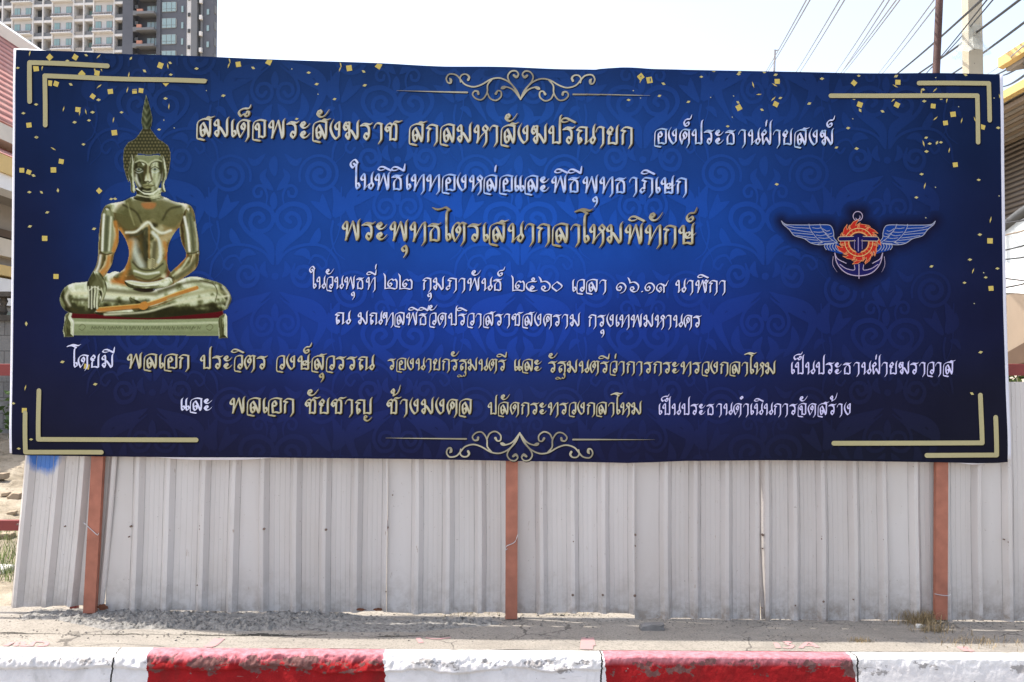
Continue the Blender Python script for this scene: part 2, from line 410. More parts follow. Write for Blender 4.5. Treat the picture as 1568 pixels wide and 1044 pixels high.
BRONZE = [(0, (44, 42, 24)), (.2, (74, 74, 46)), (.38, (116, 118, 82)), (.52, (152, 156, 120)), (.66, (200, 206, 172)), (.82, (238, 242, 222)), (1, (255, 255, 252))]
def statue_picture(step):
    """colours (sRGB 0-255), coordinates in a 789x1044 drawing, and the signed distance of the outline"""
    xs = np.arange(40, 742, step); ys = np.arange(48, 1026, step)
    X, Y = np.meshgrid(xs, ys)
    col = np.zeros(X.shape+(3,)); out = np.full(X.shape, 1e9)
    W = fbm(X/26, Y/26, 3, 5)-.5
    def soft(d, w=2.0): return np.clip(.5-d/w, 0, 1)[..., None]
    def part(pts, R, lx=-.5, warm=0, flip=1, smooth=True, base=.36, k=1.0, bands=2.2, mask=None):
        """an inflated shape with mirror-like bands across its rounding"""
        nonlocal col, out
        P = spline_closed(pts) if smooth else np.array(pts, float)
        d = sd_poly(X, Y, P)
        gy, gx = np.gradient(d, step)
        q = np.clip(1+d/R, 0, 1)
        nx, ny = gx*q, gy*q
        a = nx*.9-ny*.35
        t = base+.30*np.sin(a*bands*math.pi*.5*flip+lx+2.2*W)*k+.13*np.sin(a*bands*5.2+1.7*lx+5*W)+.26*np.clip(-ny, 0, 1)**1.5-.20*np.clip(ny, 0, 1)+.10*W
        t = t+.55*np.clip(q-.82, 0, 1)*5*.35*(np.clip(-ny+abs(nx)*.4, 0, 1))
        c = ramp(t, BRONZE)
        wv = (warm*np.clip(.35+ny*.5+.9*W+q*.25, 0, 1))[..., None]
        c = c*(1-wv)+np.array([196, 128, 62])*wv
        edge = np.clip(1-abs(d+1.5)/3.0, 0, 1)[..., None]*.30
        c = c*(1-edge)+np.array([60, 54, 30])*edge
        m = soft(d)
        if mask is not None: m = m*mask[..., None]
        col = col*(1-m)+c*m
        out = np.minimum(out, d)
    def flat(pts, c, alpha=1.0, w=2.0, smooth=True, sil=False):
        nonlocal col, out
        d = sd_poly(X, Y, spline_closed(pts) if smooth else np.array(pts, float))
        m = soft(d, w)*alpha
        col = col*(1-m)+np.array(c, float)*m
        if sil: out = np.minimum(out, d)
    def line(s, c, wid, alpha=1.0, blur=2.5):
        nonlocal col
        p = smooth_path(parse_stroke(s)); p[:, 2] *= wid/2
        d = sd_path(X, Y, p)
        m = np.clip(.5-d/blur, 0, 1)[..., None]*alpha
        col = col*(1-m)+np.array(c, float)*m
    HI, DK, OR, MID = (250, 250, 236), (52, 48, 26), (200, 132, 60), (150, 146, 104)
    # plinth
    flat([(95, 900), (690, 900), (702, 950), (78, 950)], (92, 20, 26), smooth=False, sil=True)
    line("110,915 300,922 420,925 560,918 690,906", (128, 40, 44), 5, .6)
    line("100,940 400,946 690,938", (70, 14, 20), 6, .8)
    flat([(78, 934), (240, 938), (400, 940), (560, 938), (704, 932), (704, 1004), (78, 1002)], (150, 160, 122), smooth=False, sil=True)
    line("95,952 400,957 690,951", (214, 220, 190), 9, .8, 6)
    line("95,990 690,992", (118, 128, 92), 14, .5, 12)
    line("110,1001 676,1003", (88, 94, 66), 3, .8)
    part([(74, 922), (92, 906), (104, 912), (100, 930), (112, 945), (110, 1008), (72, 1010), (66, 985), (72, 950)], 16, base=.55, smooth=False)
    part([(676, 930), (700, 914), (708, 925), (710, 1012), (674, 1015), (672, 950)], 16, base=.5, smooth=False)
    rng = random.Random(4)
    x = 178
    while x < 600:                                  # the engraved line on the plinth, too small to read
        h = rng.uniform(8, 15)
        line(f"{x},{980-h*.2} {x+4},{966} {x+8},{966+h} {x+13},{968}", (84, 88, 60), 2.4, .8, 2)
        x += rng.uniform(13, 21)
    for cx in (143, 640): line(f"{cx-14},968 {cx},958 {cx+12},968 {cx},982 {cx-12},976", (96, 98, 66), 2.6, .8)
    # folded legs
    part([(170, 788), (105, 797), (70, 818), (54, 855), (62, 890), (90, 912), (170, 918), (300, 905), (400, 880), (420, 820), (330, 770), (250, 750)], 60, lx=.9, base=.40, bands=3.0)
    part([(330, 850), (450, 815), (560, 772), (640, 784), (695, 806), (724, 850), (716, 885), (690, 906), (560, 922), (400, 934), (240, 925), (190, 915), (215, 900), (330, 888)], 52, lx=.8, base=.36, bands=3.2)
    line("100,838 220,838 330,845 420,842", (232, 230, 196), 12, .85, 9)
    line("110,862 240,866 340,872 400,866", DK, 12, .6, 9)
    line("210,822 320,832 400,838 440,836 520,806", (84, 80, 46), 16, .6, 10)
    line("90,830 80,855 92,885", (240, 238, 214), 12, .8, 10)
    line("75,870 95,895 120,905", (70, 62, 34), 9, .6, 8)
    line("204,902 300,893 372,886 430,872 520,838 588,816", OR, 15, .95)
    line("204,894 300,885 372,878 430,863 520,830 584,810", (238, 200, 120), 4, .8)
    line("208,912 300,902 380,896 440,882 530,848", (120, 76, 30), 4, .8)
    line("230,920 380,912 470,888 580,862 680,852 712,846", (226, 226, 196), 9, .9, 7)
    line("300,926 430,916 540,898 640,882 700,876", DK, 12, .55, 9)
    line("480,860 580,838 660,826 700,836", (170, 168, 126), 14, .7, 10)
    line("440,830 540,798 600,790 660,800", (70, 66, 38), 10, .6, 8)
    line("600,786 650,800 668,830 660,870", (60, 56, 30), 3.5, .7)
    line("690,812 714,846 704,888", (238, 238, 216), 10, .75, 8)
    flat([(372, 874), (392, 870), (398, 892), (380, 902), (362, 892)], (205, 140, 66))
    # torso
    part([(345, 458), (300, 476), (246, 487), (224, 503), (214, 545), (250, 560), (292, 600), (316, 645), (322, 690), (304, 740), (262, 775), (300, 800), (420, 820), (500, 800), (500, 770), (478, 740), (474, 690), (482, 640), (512, 590), (552, 560), (582, 545), (573, 506), (552, 488), (500, 478), (450, 458)], 78, lx=.2, base=.36, bands=2.6, warm=.45)
    flat([(345, 470), (282, 500), (268, 540), (310, 590), (352, 585), (400, 548), (448, 570), (500, 582), (535, 540), (530, 500), (450, 470), (400, 480)], (104, 102, 64), .85, 16)
    line("300,492 350,520 372,560", (58, 54, 32), 7, .8, 7)
    line("525,498 480,510 455,550", (58, 54, 32), 8, .7, 7)
    line("318,486 330,530 344,570", (196, 196, 150), 5, .5, 6)
    line("312,600 352,596 396,560 420,584 452,602 486,592", (240, 242, 226), 10, .95, 7)
    line("330,612 360,606 392,582", (74, 74, 54), 8, .8, 7)
    line("340,640 352,690 372,730", (214, 224, 214), 30, .85, 22)
    line("392,590 386,640 390,700", (66, 66, 48), 14, .8, 12)
    line("402,575 402,640 402,700", (178, 132, 72), 6, .8, 6)
    line("416,600 440,630 446,690 438,715", (226, 234, 228), 12, .9, 8)
    line("424,640 420,690 416,735", (86, 82, 56), 16, .8, 10)
    line("330,640 320,690 318,730 296,780", OR, 22, .8, 18)
    line("462,640 470,680 466,720", OR, 14, .8, 12)
    line("290,585 306,620 318,650", (206, 140, 66), 9, .9, 8)
    line("250,770 280,752 300,742", (252, 252, 246), 14, .9, 12)
    line("262,790 300,796 330,800", (206, 120, 50), 16, .8, 16)
    flat([(330, 705), (360, 735), (420, 740), (462, 705), (468, 740), (440, 778), (390, 788), (345, 770)], (140, 142, 100), .95, 8)
    line("338,716 370,744 420,746 456,722", (66, 62, 40), 6, .85, 5)
    line("345,750 390,762 440,755", (240, 244, 230), 8, .95, 6)
    line("350,772 400,786 446,766", (80, 66, 38), 6, .8, 5)
    for q in range(5): line(f"{398},{702+q*8} {406},{708+q*8} {414},{702+q*8} {424},{708+q*8}", (214, 206, 160), 3, .9)
    line("478,690 486,740 476,776", (116, 40, 26), 16, .7, 14)
    # gap behind the right-hand arm: pale backing seen through
    flat([(494, 600), (516, 640), (530, 690), (520, 725), (496, 715), (484, 670)], (170, 172, 130), .95, 6)
    flat([(500, 672), (522, 690), (520, 722), (500, 718)], (250, 250, 240), .95, 5)
    line("515,590 530,640 545,690", (120, 44, 26), 12, .8, 9)
    # arms
    part([(250, 512), (232, 506), (217, 526), (209, 570), (204, 630), (202, 690), (194, 730), (178, 765), (200, 782), (228, 772), (258, 726), (266, 690), (284, 640), (284, 590), (268, 540)], 34, lx=.6, base=.42, bands=2.6, warm=.5)
    part([(546, 508), (566, 508), (581, 534), (588, 580), (597, 640), (598, 700), (588, 738), (556, 766), (500, 798), (474, 790), (484, 756), (520, 722), (546, 688), (528, 640), (520, 590), (530, 545)], 34, lx=.9, base=.40, bands=2.6, warm=.4)
    flat([(222, 520), (262, 520), (262, 560), (256, 676), (216, 676), (216, 600)], (138, 142, 106), .8, 6)
    line("226,530 222,600 220,670", (250, 252, 244), 9, .95, 6)
    line("240,540 236,610 234,668", (80, 84, 62), 13, .8, 10)
    line("254,540 250,610 246,670", (232, 236, 214), 7, .9, 6)
    line("270,560 278,610 264,670", OR, 14, .85, 9)
    line("216,680 236,686 258,680", (70, 56, 30), 4, .9)
    line("213,690 206,730 190,764", (250, 252, 246), 10, .9, 9)
    line("246,698 238,735 216,760", (205, 134, 64), 16, .8, 13)
    flat([(548, 520), (574, 530), (582, 600), (586, 676), (548, 680), (540, 600)], (132, 136, 102), .7, 6)
    line("540,540 552,600 560,672", (252, 253, 246), 10, .95, 6)
    line("560,530 570,600 576,670", (78, 80, 56), 12, .75, 9)
    line("580,560 588,620 592,680", (214, 220, 196), 7, .8, 6)
    line("550,682 580,680 596,672", (64, 56, 32), 4, .9)
    line("590,700 560,740 510,776", (86, 84, 54), 18, .8, 12)
    line("556,700 530,738 496,768", (222, 224, 186), 8, .9, 7)
    line("548,690 532,716 506,744", (196, 118, 54), 9, .8, 8)
    # lap hand
    part([(306, 792), (330, 786), (390, 794), (440, 788), (478, 774), (496, 792), (470, 812), (400, 824), (330, 816)], 18, lx=.6, base=.46)
    line("315,800 370,812 440,808", (84, 78, 44), 3.5, .8)
    line("320,795 390,802 470,786", (226, 224, 186), 4, .8)
    flat([(340, 820), (420, 820), (412, 832), (372, 832)], (36, 26, 18), .9, 4)
    # hand on the knee
    part([(186, 752), (168, 778), (160, 806), (166, 840), (164, 868), (170, 900), (204, 898), (206, 870), (214, 846), (220, 872), (230, 850), (238, 815), (230, 786), (212, 758)], 26, lx=.2, base=.30, bands=2.2)
    flat([(190, 765), (172, 790), (172, 815), (210, 822), (228, 812), (222, 785), (206, 764)], (86, 84, 52), .8, 10)
    for i, fx in enumerate((168, 179, 190, 200)):
        line(f"{fx-2+i*2},812 {fx},850 {fx},{892+(i%2)*5}", (228, 230, 206), 6, .95, 4)
        if i: line(f"{fx-6+i*2},825 {fx-5.5},860 {fx-5.5},{896}", (62, 58, 36), 2.6, .85, 2)
    line("216,818 222,840 218,866", (222, 222, 190), 5, .9, 4)
    line("170,826 190,812 212,824", (246, 246, 226), 4, .8)
    # neck and head
    part([(352, 425), (446, 425), (448, 452), (456, 468), (400, 482), (342, 468), (352, 450)], 40, base=.42, lx=.4)
    line("350,452 400,462 448,452", (224, 224, 190), 5, .85); line("348,464 400,474 450,464", DK, 3, .7)
    flat([(372, 486), (400, 482), (428, 486), (418, 506), (384, 506)], (204, 124, 70), .7, 10)
    hair = [(376, 192), (362, 214), (345, 234), (318, 248), (302, 272), (299, 310), (302, 350), (312, 385), (322, 410), (338, 330), (360, 292), (400, 298), (440, 292), (462, 330), (468, 400), (480, 360), (486, 320), (487, 290), (478, 262), (456, 244), (438, 234), (424, 216), (406, 192)]
    d = sd_poly(X, Y, np.array(hair, float))
    u, v = (X-394), (Y-190)
    row = np.floor(v/13.0)
    cu = ((u+(row % 2)*6.5) % 13.0)-6.5; cv = (v % 13.0)-6.5
    bead = np.clip(1-np.hypot(cu, cv)/7.2, 0, 1)
    t = .10+.50*bead+.18*np.clip((-cu-cv)/9, -1, 1)*bead+.10*W
    c = ramp(t, [(0, (38, 38, 24)), (.3, (84, 82, 56)), (.55, (128, 118, 84)), (.8, (170, 160, 124)), (1, (214, 206, 170))])
    m = soft(d); col = col*(1-m)+c*m; out = np.minimum(out, d)
    fin = np.array([(390, 56), (398, 84), (407, 112), (415, 150), (413, 184), (405, 197), (376, 197), (370, 168), (374, 130), (382, 92)], float)
    d = sd_poly(X, Y, fin)
    t = .22+.30*np.sin((Y+abs(X-392)*1.6)/5.0)*.5+.25*np.clip(1-abs(X-386)/14, 0, 1)+.2*W
    c = ramp(t, [(0, (34, 38, 26)), (.4, (84, 90, 66)), (.7, (136, 140, 108)), (1, (190, 192, 160))])
    m = soft(d); col = col*(1-m)+c*m; out = np.minimum(out, d)
    line("372,196 392,200 410,196", DK, 4, .8)
    # ears
    part([(334, 296), (326, 330), (320, 372), (328, 410), (330, 440), (344, 446), (348, 424), (342, 390), (342, 340)], 9, base=.50)
    part([(456, 300), (468, 340), (470, 380), (462, 412), (467, 440), (452, 442), (448, 420), (452, 380), (452, 330)], 9, base=.50)
    # face
    part([(346, 304), (372, 296), (400, 300), (430, 296), (452, 306), (457, 345), (452, 390), (438, 425), (418, 442), (396, 446), (374, 441), (352, 420), (341, 388), (338, 345)], 46, lx=.5, base=.40, bands=2.6)
    flat([(350, 300), (400, 294), (448, 300), (446, 318), (420, 322), (398, 334), (370, 322), (350, 322)], (122, 128, 88), .8, 9)
    line("348,326 366,318 386,324 398,334 410,324 430,316 450,322", (206, 210, 176), 5, .9, 4)
    line("348,332 368,325 388,332 394,346", (60, 56, 34), 4, .8); line("450,330 430,323 412,330 404,346", (60, 56, 34), 4, .8)
    for ex in (361, 424):
        flat([(ex-14, 354), (ex, 348), (ex+14, 353), (ex, 360)], (158, 166, 146), .9, 3)
        flat([(ex-4, 353), (ex, 349), (ex+5, 353), (ex, 357)], (40, 48, 52), .85, 3)
        line(f"{ex-18},353 {ex},343 {ex+18},352", (50, 46, 30), 3, .9)
        line(f"{ex-16},360 {ex},367 {ex+16},360", (214, 222, 214), 3.5, .8)
    line("387,340 384,370 380,392", (70, 60, 36), 9, .8, 7); line("398,340 397,370 396,394", (190, 186, 146), 7, .9, 6)
    line("404,345 408,375 412,392", (78, 66, 40), 7, .8, 6)
    line("380,398 388,404 396,400 404,404 412,398", (58, 50, 30), 4, .8); line("386,396 396,392 408,396", (226, 228, 200), 5, .9)
    flat([(372, 418), (386, 411), (396, 414), (408, 411), (420, 418), (396, 428)], (158, 158, 112), .9, 3)
    line("368,416 384,419 396,417 408,419 424,415", (56, 50, 30), 3, .9)
    line("350,375 356,400 366,418", (236, 240, 224), 10, .85, 8); line("446,375 438,402 430,416", (214, 220, 196), 9, .8, 8)
    line("348,352 346,380", (70, 64, 40), 8, .6, 7); line("452,350 450,380", (70, 64, 40), 7, .6, 7)
    line("378,436 396,440 416,436", (200, 204, 172), 5, .8)
    grain = (fbm(X/3.2, Y/3.2, 2, 9)-.5)[..., None]
    col = np.clip(col*(1+.10*grain), 0, 255)
    # the open gap between the left arm and the waist
    hole = spline_closed([(287, 606), (308, 640), (313, 672), (304, 712), (288, 742), (262, 752), (240, 758), (262, 722), (272, 690), (285, 648)])
    out = np.maximum(out, -sd_poly(X, Y, hole))
    # pale cut-out rim that the picture was printed with
    rim = np.clip(1-abs(out+1.2)/2.2, 0, 1)[..., None]*.5
    col = col*(1-rim)+np.array([226, 228, 226])*rim
    return xs, ys, col, out
# ---------------------------------------------------------------- ground, road, sidewalk, kerb
KERB_Y = -.75
def slope_z(x, y):
    s = np.clip(-np.asarray(y, float)/.63, 0, 1)
    return -(.0095*(1-s)+.0057*s)*np.clip(x, -6, 6)-.011*(1-s)

t = NT('earth', .95)
t.color(t.ramp(t.noise(.8, 6, .65), [(.3, (.20, .16, .12)), (.7, (.30, .25, .19))])); M_earth = t.m
g = MB(); g.face([(-1500, -600, -.27), (1500, -600, -.27), (1500, 1800, -.27), (-1500, 1800, -.27)])
tag(g.build('ground', M_earth), kind='structure')

t = NT('road_concrete', .9)
t.color(t.ramp(t.noise(1.3, 7, .6), [(.3, (.20, .185, .165)), (.7, (.29, .27, .245))])); t.bump(t.noise(60, 3), .2, .01); M_road = t.m
g = MB(); g.face([(-300, -40, -.20), (300, -40, -.20), (300, KERB_Y-.02, -.20), (-300, KERB_Y-.02, -.20)])
tag(g.build('road', M_road), kind='structure')

# pavement: pale worn concrete with a long crack and pits
t = NT('pavement_concrete', .95, spec=.2)
base = t.ramp(t.noise(2.2, 6, .6), [(.25, (.24, .214, .182)), (.55, (.29, .262, .226)), (.8, (.325, .296, .258))])
base = t.mix(t.ramp(t.noise(90, 3, .7), [(.36, 1.0), (.5, 0.0)]), base, (.16, .145, .12))
base = t.mix(t.ramp(t.noise(7, 5, .7, sc=(.35, 1.6, 1)), [(.55, 0.0), (.7, .6)]), base, (.165, .15, .13))
base = t.mix(t.ramp(t.noise(1.1, 6, .7, dist=.8), [(.56, 0.0), (.66, .45)]), base, (.19, .175, .155))
vo = t.n('TexVoronoi', feature='DISTANCE_TO_EDGE'); vo.inputs['Scale'].default_value = 1.15
dn = t.n('TexNoise'); dn.inputs['Scale'].default_value = 4; dn.inputs['Detail'].default_value = 6; t.link(t.pos(), dn.inputs['Vector'])
va = t.n('VectorMath', operation='MULTIPLY_ADD'); t.link(dn.outputs['Color'], va.inputs[0]); va.inputs[1].default_value = (.25, .25, .25); t.link(t.pos(), va.inputs[2]); t.link(va.outputs[0], vo.inputs['Vector'])
base = t.mix(t.math('MULTIPLY', t.math('LESS_THAN', vo.outputs['Distance'], .006), t.ramp(t.noise(1.9, 3), [(.48, 0.0), (.56, .8)])), base, (.09, .08, .07))
x, y, z = t.xyz()
wob = t.math('MULTIPLY', t.math('SUBTRACT', t.noise(3.0, 7, .7, sc=(1, 0, 0)), .5), .13)
cr = t.math('ABSOLUTE', t.math('SUBTRACT', t.math('ADD', y, wob), -.355))
wid = t.ramp(t.noise(1.7, 3, .5, sc=(1, 0, 0)), [(.42, 0.0), (.70, .030)])
gap = t.math('LESS_THAN', cr, wid)
left = t.math('LESS_THAN', x, -.35)
base = t.mix(t.math('MULTIPLY', gap, left), base, (.055, .05, .042))
t.color(base); t.bump(t.noise(120, 4, .7), .35, .006); M_pave = t.m
ys = np.concatenate([np.linspace(-.635, -.1, 40), np.linspace(-.09, .26, 30)])
xs = np.concatenate([np.linspace(-60, -5, 12)[:-1], np.linspace(-5, 5, 700), np.linspace(5, 60, 12)[1:]])
X, Y = np.meshgrid(xs, ys)
def pave_z(X, Y): return slope_z(X, Y)+.006*(fbm(X*3, Y*3, 4, 3)-.5)+.003*(fbm(X*22, Y*22, 3, 8)-.5)
Z = pave_z(X, Y)
near = np.clip(1-abs(Y+.355-.04*(fbm(X*2, X*0, 3, 4)-.5))/.05, 0, 1)*np.clip((-X-.3)/.4, 0, 1)
Z -= .012*near*fbm(X*4, X*0+3, 3, 2)
tag(grid_mesh('sidewalk', np.stack([X, Y, Z], -1), M_pave), kind='structure')

# kerb: red and white painted concrete with a broken top edge
KB = [(-99, 'w'), (-1.905, 'r'), (-.672, 'w'), (.478, 'r'), (1.770, 'w')]
t = NT('kerb_paint', .8, spec=.12)
x, y, z = t.xyz()
xe = t.math('ADD', x, t.math('MULTIPLY', t.math('SUBTRACT', t.noise(35, 3), .5), .03))
xs_ = t.math('SUBTRACT', xe, t.math('MULTIPLY', z, -.10))
def between(a, b): return t.math('MULTIPLY', t.math('GREATER_THAN', xs_, a), t.math('LESS_THAN', xs_, b))
red = t.math('MAXIMUM', between(-1.905, -.672), between(.478, 1.770))
pw = t.ramp(t.noise(9, 6, .65), [(.3, (.55, .52, .51)), (.7, (.65, .625, .615))])
pr = t.ramp(t.noise(7, 7, .72), [(.3, (.155, .006, .007)), (.7, (.30, .010, .012))])
depth = t.math('SUBTRACT', t.math('MULTIPLY', x, -.0057), z)                 # below the top edge
chalk = t.math('MULTIPLY', t.ramp(depth, [(.0, 1.0), (.016, .75), (.045, .0)]), t.ramp(t.noise(24, 5, .7), [(.3, .45), (.6, 1.0)]))   # walked-on, chalky paint on the top
pr = t.mix(chalk, pr, (.52, .22, .25)); pw = t.mix(chalk, pw, (.74, .72, .70))
paint = t.mix(red, pw, pr)
band = t.ramp(depth, [(.0, 0.0), (.012, .5), (.035, 1.0), (.085, .5), (.13, 0.0)])
big = t.noise(5.5, 6, .72, sc=(1, 1, 1.6))
wear = t.math('GREATER_THAN', t.math('MULTIPLY', t.ramp(big, [(.47, 0.0), (.66, 1.0)]), band), t.math('SUBTRACT', .42, t.math('MULTIPLY', red, .20)))
spots = t.math('GREATER_THAN', t.noise(26, 4, .6), .70)
dirtw = t.ramp(t.noise(4, 7, .75, sc=(1, 1, .5), dist=.6), [(.54, 0.0), (.72, .65)])
conc = t.ramp(t.noise(55, 4, .7), [(.3, (.10, .085, .075)), (.7, (.22, .20, .18))])
stain = t.mix(red, t.mix(.6, conc, (.30, .28, .27)), t.mix(.65, conc, (.085, .022, .020)))
c = t.mix(t.math('MULTIPLY', wear, .85), paint, stain)
c = t.mix(t.math('MULTIPLY', spots, t.ramp(depth, [(.012, 0.0), (.03, .8)])), c, conc)
c = t.mix(t.math('MULTIPLY', dirtw, t.math('SUBTRACT', 1.0, red)), c, (.36, .34, .32))
c = t.mix(t.math('MULTIPLY', dirtw, t.math('MULTIPLY', red, t.ramp(depth, [(.01, 0.0), (.03, .8)]))), c, (.085, .02, .016))
scr = t.noise(5, 3, .5, sc=(.8, 1, 9), dist=1.5)
c = t.mix(t.ramp(scr, [(.70, 0.0), (.72, .55)]), c, (.17, .15, .14))
for jx in (-2.075, .468, 1.80):                                             # joints between the kerb stones
    jw = t.math('MULTIPLY', t.math('SUBTRACT', t.noise(14, 4, .6, sc=(0, 1, 1)), .5), .05)
    j = t.math('LESS_THAN', t.math('ABSOLUTE', t.math('SUBTRACT', t.math('ADD', x, jw), jx)), .0045)
    c = t.mix(j, c, (.03, .028, .025))
t.color(c); t.bump(t.math('ADD', t.noise(70, 5, .7), t.math('MULTIPLY', wear, -.8)), .5, .008); M_kerb = t.m
xs = np.concatenate([np.linspace(-60, -3.4, 10)[:-1], np.linspace(-3.4, 3.4, 1800), np.linspace(3.4, 60, 10)[1:]])
Rk = np.interp(xs, [-3, -.9, .2, .45, .6, 3], [.075, .062, .050, .040, .013, .013])*(.75+.6*fbm(xs*2.4, xs*0+5, 3, 61))
rows_y, rows_z = [], []
for f in (0, .35, .7, .97):
    rows_y.append(-.628+(-.752+Rk+.628)*f); rows_z.append(np.full_like(xs, .003 if f else -.002))
for k in range(1, 15):
    a = math.pi/2*k/14; rows_y.append(-.752+Rk-Rk*math.sin(a)); rows_z.append(.003-Rk+Rk*math.cos(a))
for k in range(1, 29): rows_y.append(-.752-.0012*k+0*xs); rows_z.append(.003-Rk-(.205-Rk)*k/28)
Y = np.array(rows_y); Z = np.array(rows_z); X = np.repeat(xs[None], len(Y), 0)
dep = .003-Z
on = np.clip(dep/.006, 0, 1)
edge = np.exp(-((dep-.03)/.035)**2)
arc = np.cumsum(np.hypot(np.diff(Y, axis=0, prepend=Y[:1]), np.diff(Z, axis=0, prepend=Z[:1])), axis=0)
soft = np.clip(Rk/.05, .25, 1)[None]
rough = (fbm(X*24, arc*24, 3, 11)-.5)+.7*(fbm(X*60, arc*60, 3, 12)-.5)
lump2 = np.clip((.030+.085*fbm(X*3.3, X*0+1, 4, 32)*soft-dep)/.008, 0, 1)*on*np.clip(soft*1.6-.5, 0, 1)
chip = np.clip(fbm(X*5+3, arc*9, 4, 21)-.52, 0, 1)
Y = Y-.013*lump2-(.020*rough*(.12+1.0*edge*soft))*on+.06*chip*edge*soft
Z = Z+.020*rough*edge*soft*on-.03*chip*edge*soft+slope_z(X, -.75)
Z[-1] = -.215
tag(grid_mesh('kerb', np.stack([X, Y, Z], -1), M_kerb, flip=True), kind='structure')

# sandy lot behind the fence, rising to a rubble bank on the left
t = NT('sandy_earth', .95, spec=.2)
c = t.ramp(t.noise(3.2, 7, .68), [(.3, (.20, .165, .115)), (.5, (.33, .28, .21)), (.75, (.44, .38, .30))])
c = t.mix(t.ramp(t.noise(14, 5, .7), [(.55, 0.0), (.68, .8)]), c, (.13, .105, .075))
t.color(c); t.bump(t.noise(20, 6, .75), .7, .05); M_lot = t.m
xs = np.concatenate([np.linspace(-400, -14, 14)[:-1], np.linspace(-14, 14, 260), np.linspace(14, 400, 14)[1:]])
ys = np.concatenate([np.linspace(.25, 9, 130), np.linspace(9.3, 700, 40)])
X, Y = np.meshgrid(xs, ys)
bank = np.clip((-2.6-X)/1.2, 0, 1)*np.clip((Y-1.2)/4.2, 0, 1)*np.clip((30-Y)/10, 0, 1)
Z = slope_z(X, 0)-.004+np.clip((Y-.25)*2, 0, 1)*(.05*(fbm(X*1.2, Y*1.2, 4, 6)-.5)+.04*(fbm(X*7, Y*7, 3, 7)-.5))
Z += bank*(.62+.34*(fbm(X*1.6, Y*1.6, 5, 14)-.5)+.14*(fbm(X*6, Y*6, 4, 15)-.5))
Z[0] -= .02
tag(grid_mesh('earth_lot', np.stack([X, Y, Z], -1), M_lot), kind='structure')

# spilled rough mortar at the foot of the fence
t = NT('rough_mortar', .95, spec=.2)
c = t.ramp(t.noise(38, 5, .7), [(.34, (.075, .07, .066)), (.46, (.225, .213, .195)), (.72, (.35, .332, .305))])
t.color(c); t.bump(t.noise(120, 4, .75), .8, .012); M_mortar = t.m
xs = np.linspace(-3.0, -.02, 950); ys = np.linspace(-.36, .20, 190)
X, Y = np.meshgrid(xs, ys)
front = -.30+.10*(fbm(X*2.1, X*0, 3, 44)-.5)+.24*np.clip((X+.55)/.5, 0, 1)+.20*np.clip((-2.35-X)/.35, 0, 1)
inside = np.clip((Y-front)/.05, 0, 1)*np.clip((.19-.17*np.clip((X+1.1)/.4, 0, 1)-Y)/.05, 0, 1)*np.clip((X+3.0)/.12, 0, 1)*np.clip((-.03-X)/.1, 0, 1)
bump = fbm(X*18, Y*18, 3, 51)*.75+1.5*np.clip(fbm(X*46, Y*46, 2, 52)-.42, 0, 1)-1.2*np.clip(fbm(X*30, Y*30, 3, 57)-.60, 0, 1)*2
Z = slope_z(X, Y)-.012+inside*(.016+.034*bump*np.clip(fbm(X*2.5, Y*4, 3, 53)*2-.4, .25, 1))
tag(grid_mesh('mortar_spill', np.stack([X, Y, Z], -1), M_mortar), kind='structure')

# faded pink spray marks on the pavement
t = NT('pink_spray_paint', .9, spec=.2)
fade = t.ramp(t.noise(45, 4, .7), [(.35, (.335, .25, .22)), (.62, (.43, .225, .235))]); t.color(fade); M_pink = t.m
def ground_mark(strokes, px0, py0, name='spray_mark'):
    """strokes in photograph pixels, laid on the pavement"""
    mb = MB()
    for s, w in strokes:
        P = smooth_path(parse_stroke(s))
        pts = []
        for q in P:
            v = (522-(q[1]+py0))/F_PX; u = (q[0]+px0-784)/F_PX
            dy, dz = _ct-v*_st, _st+v*_ct
            tt = -CAM_H/dz
            for _ in range(4):
                zz = float(pave_z(np.array([tt*u]), np.array([-CAM_D+tt*dy]))[0])+.003; tt = (zz-CAM_H)/dz
            pts.append(Vector((tt*u, max(-CAM_D+tt*dy, -.622), zz)))
        for a, b in zip(pts, pts[1:]):
            d = (b-a); d.z = 0
            if d.length < 1e-5: continue
            n = Vector((-d.y, d.x, 0)).normalized()*w
            mb.face([a-n, b-n, b+n, a+n])
            
    return mb.build(name, M_pink)
marks = [([("4,111 17,104 21,103", .016), ("24,110 26,104 34,103 36,107 28,111 40,111", .012), ("46,111 52,103 62,102 72,104 66,110 52,112", .012)], 0, 880, 'faded pink spray painted number on the pavement at the far left end'),
         ([("312,112 325,107 336,97", .03)], 0, 880, 'pink spray painted slash on the pavement above the left red kerb stretch'),
         ([("8,115 10,96 12,108", .035), ("10,98 8,112", .03)], 890, 880, 'small pink spray smudge on the pavement above the middle white kerb'),
         ([("20,104 24,112", .014), ("32,103 42,102 36,106 46,108 40,112 32,111", .012), ("58,112 70,103 84,111", .012), ("64,108 78,108", .01)], 1168, 880, 'faded pink 13A sprayed on the pavement above the right red kerb'),
         ([("1473,990 1486,998 1496,1003", .03)], 0, 0, 'pink spray painted stroke on the pavement near the right end'),
         ([("640,976 645,984", .014), ("652,976 668,978 690,976", .01)], 0, 0, 'very faint pink spray marks on the pavement below the middle post')]
for st, px0, py0, lab in marks:
    o = ground_mark(st, px0, py0); tag(o, lab, 'paint mark', 'pink spray marks on the pavement')
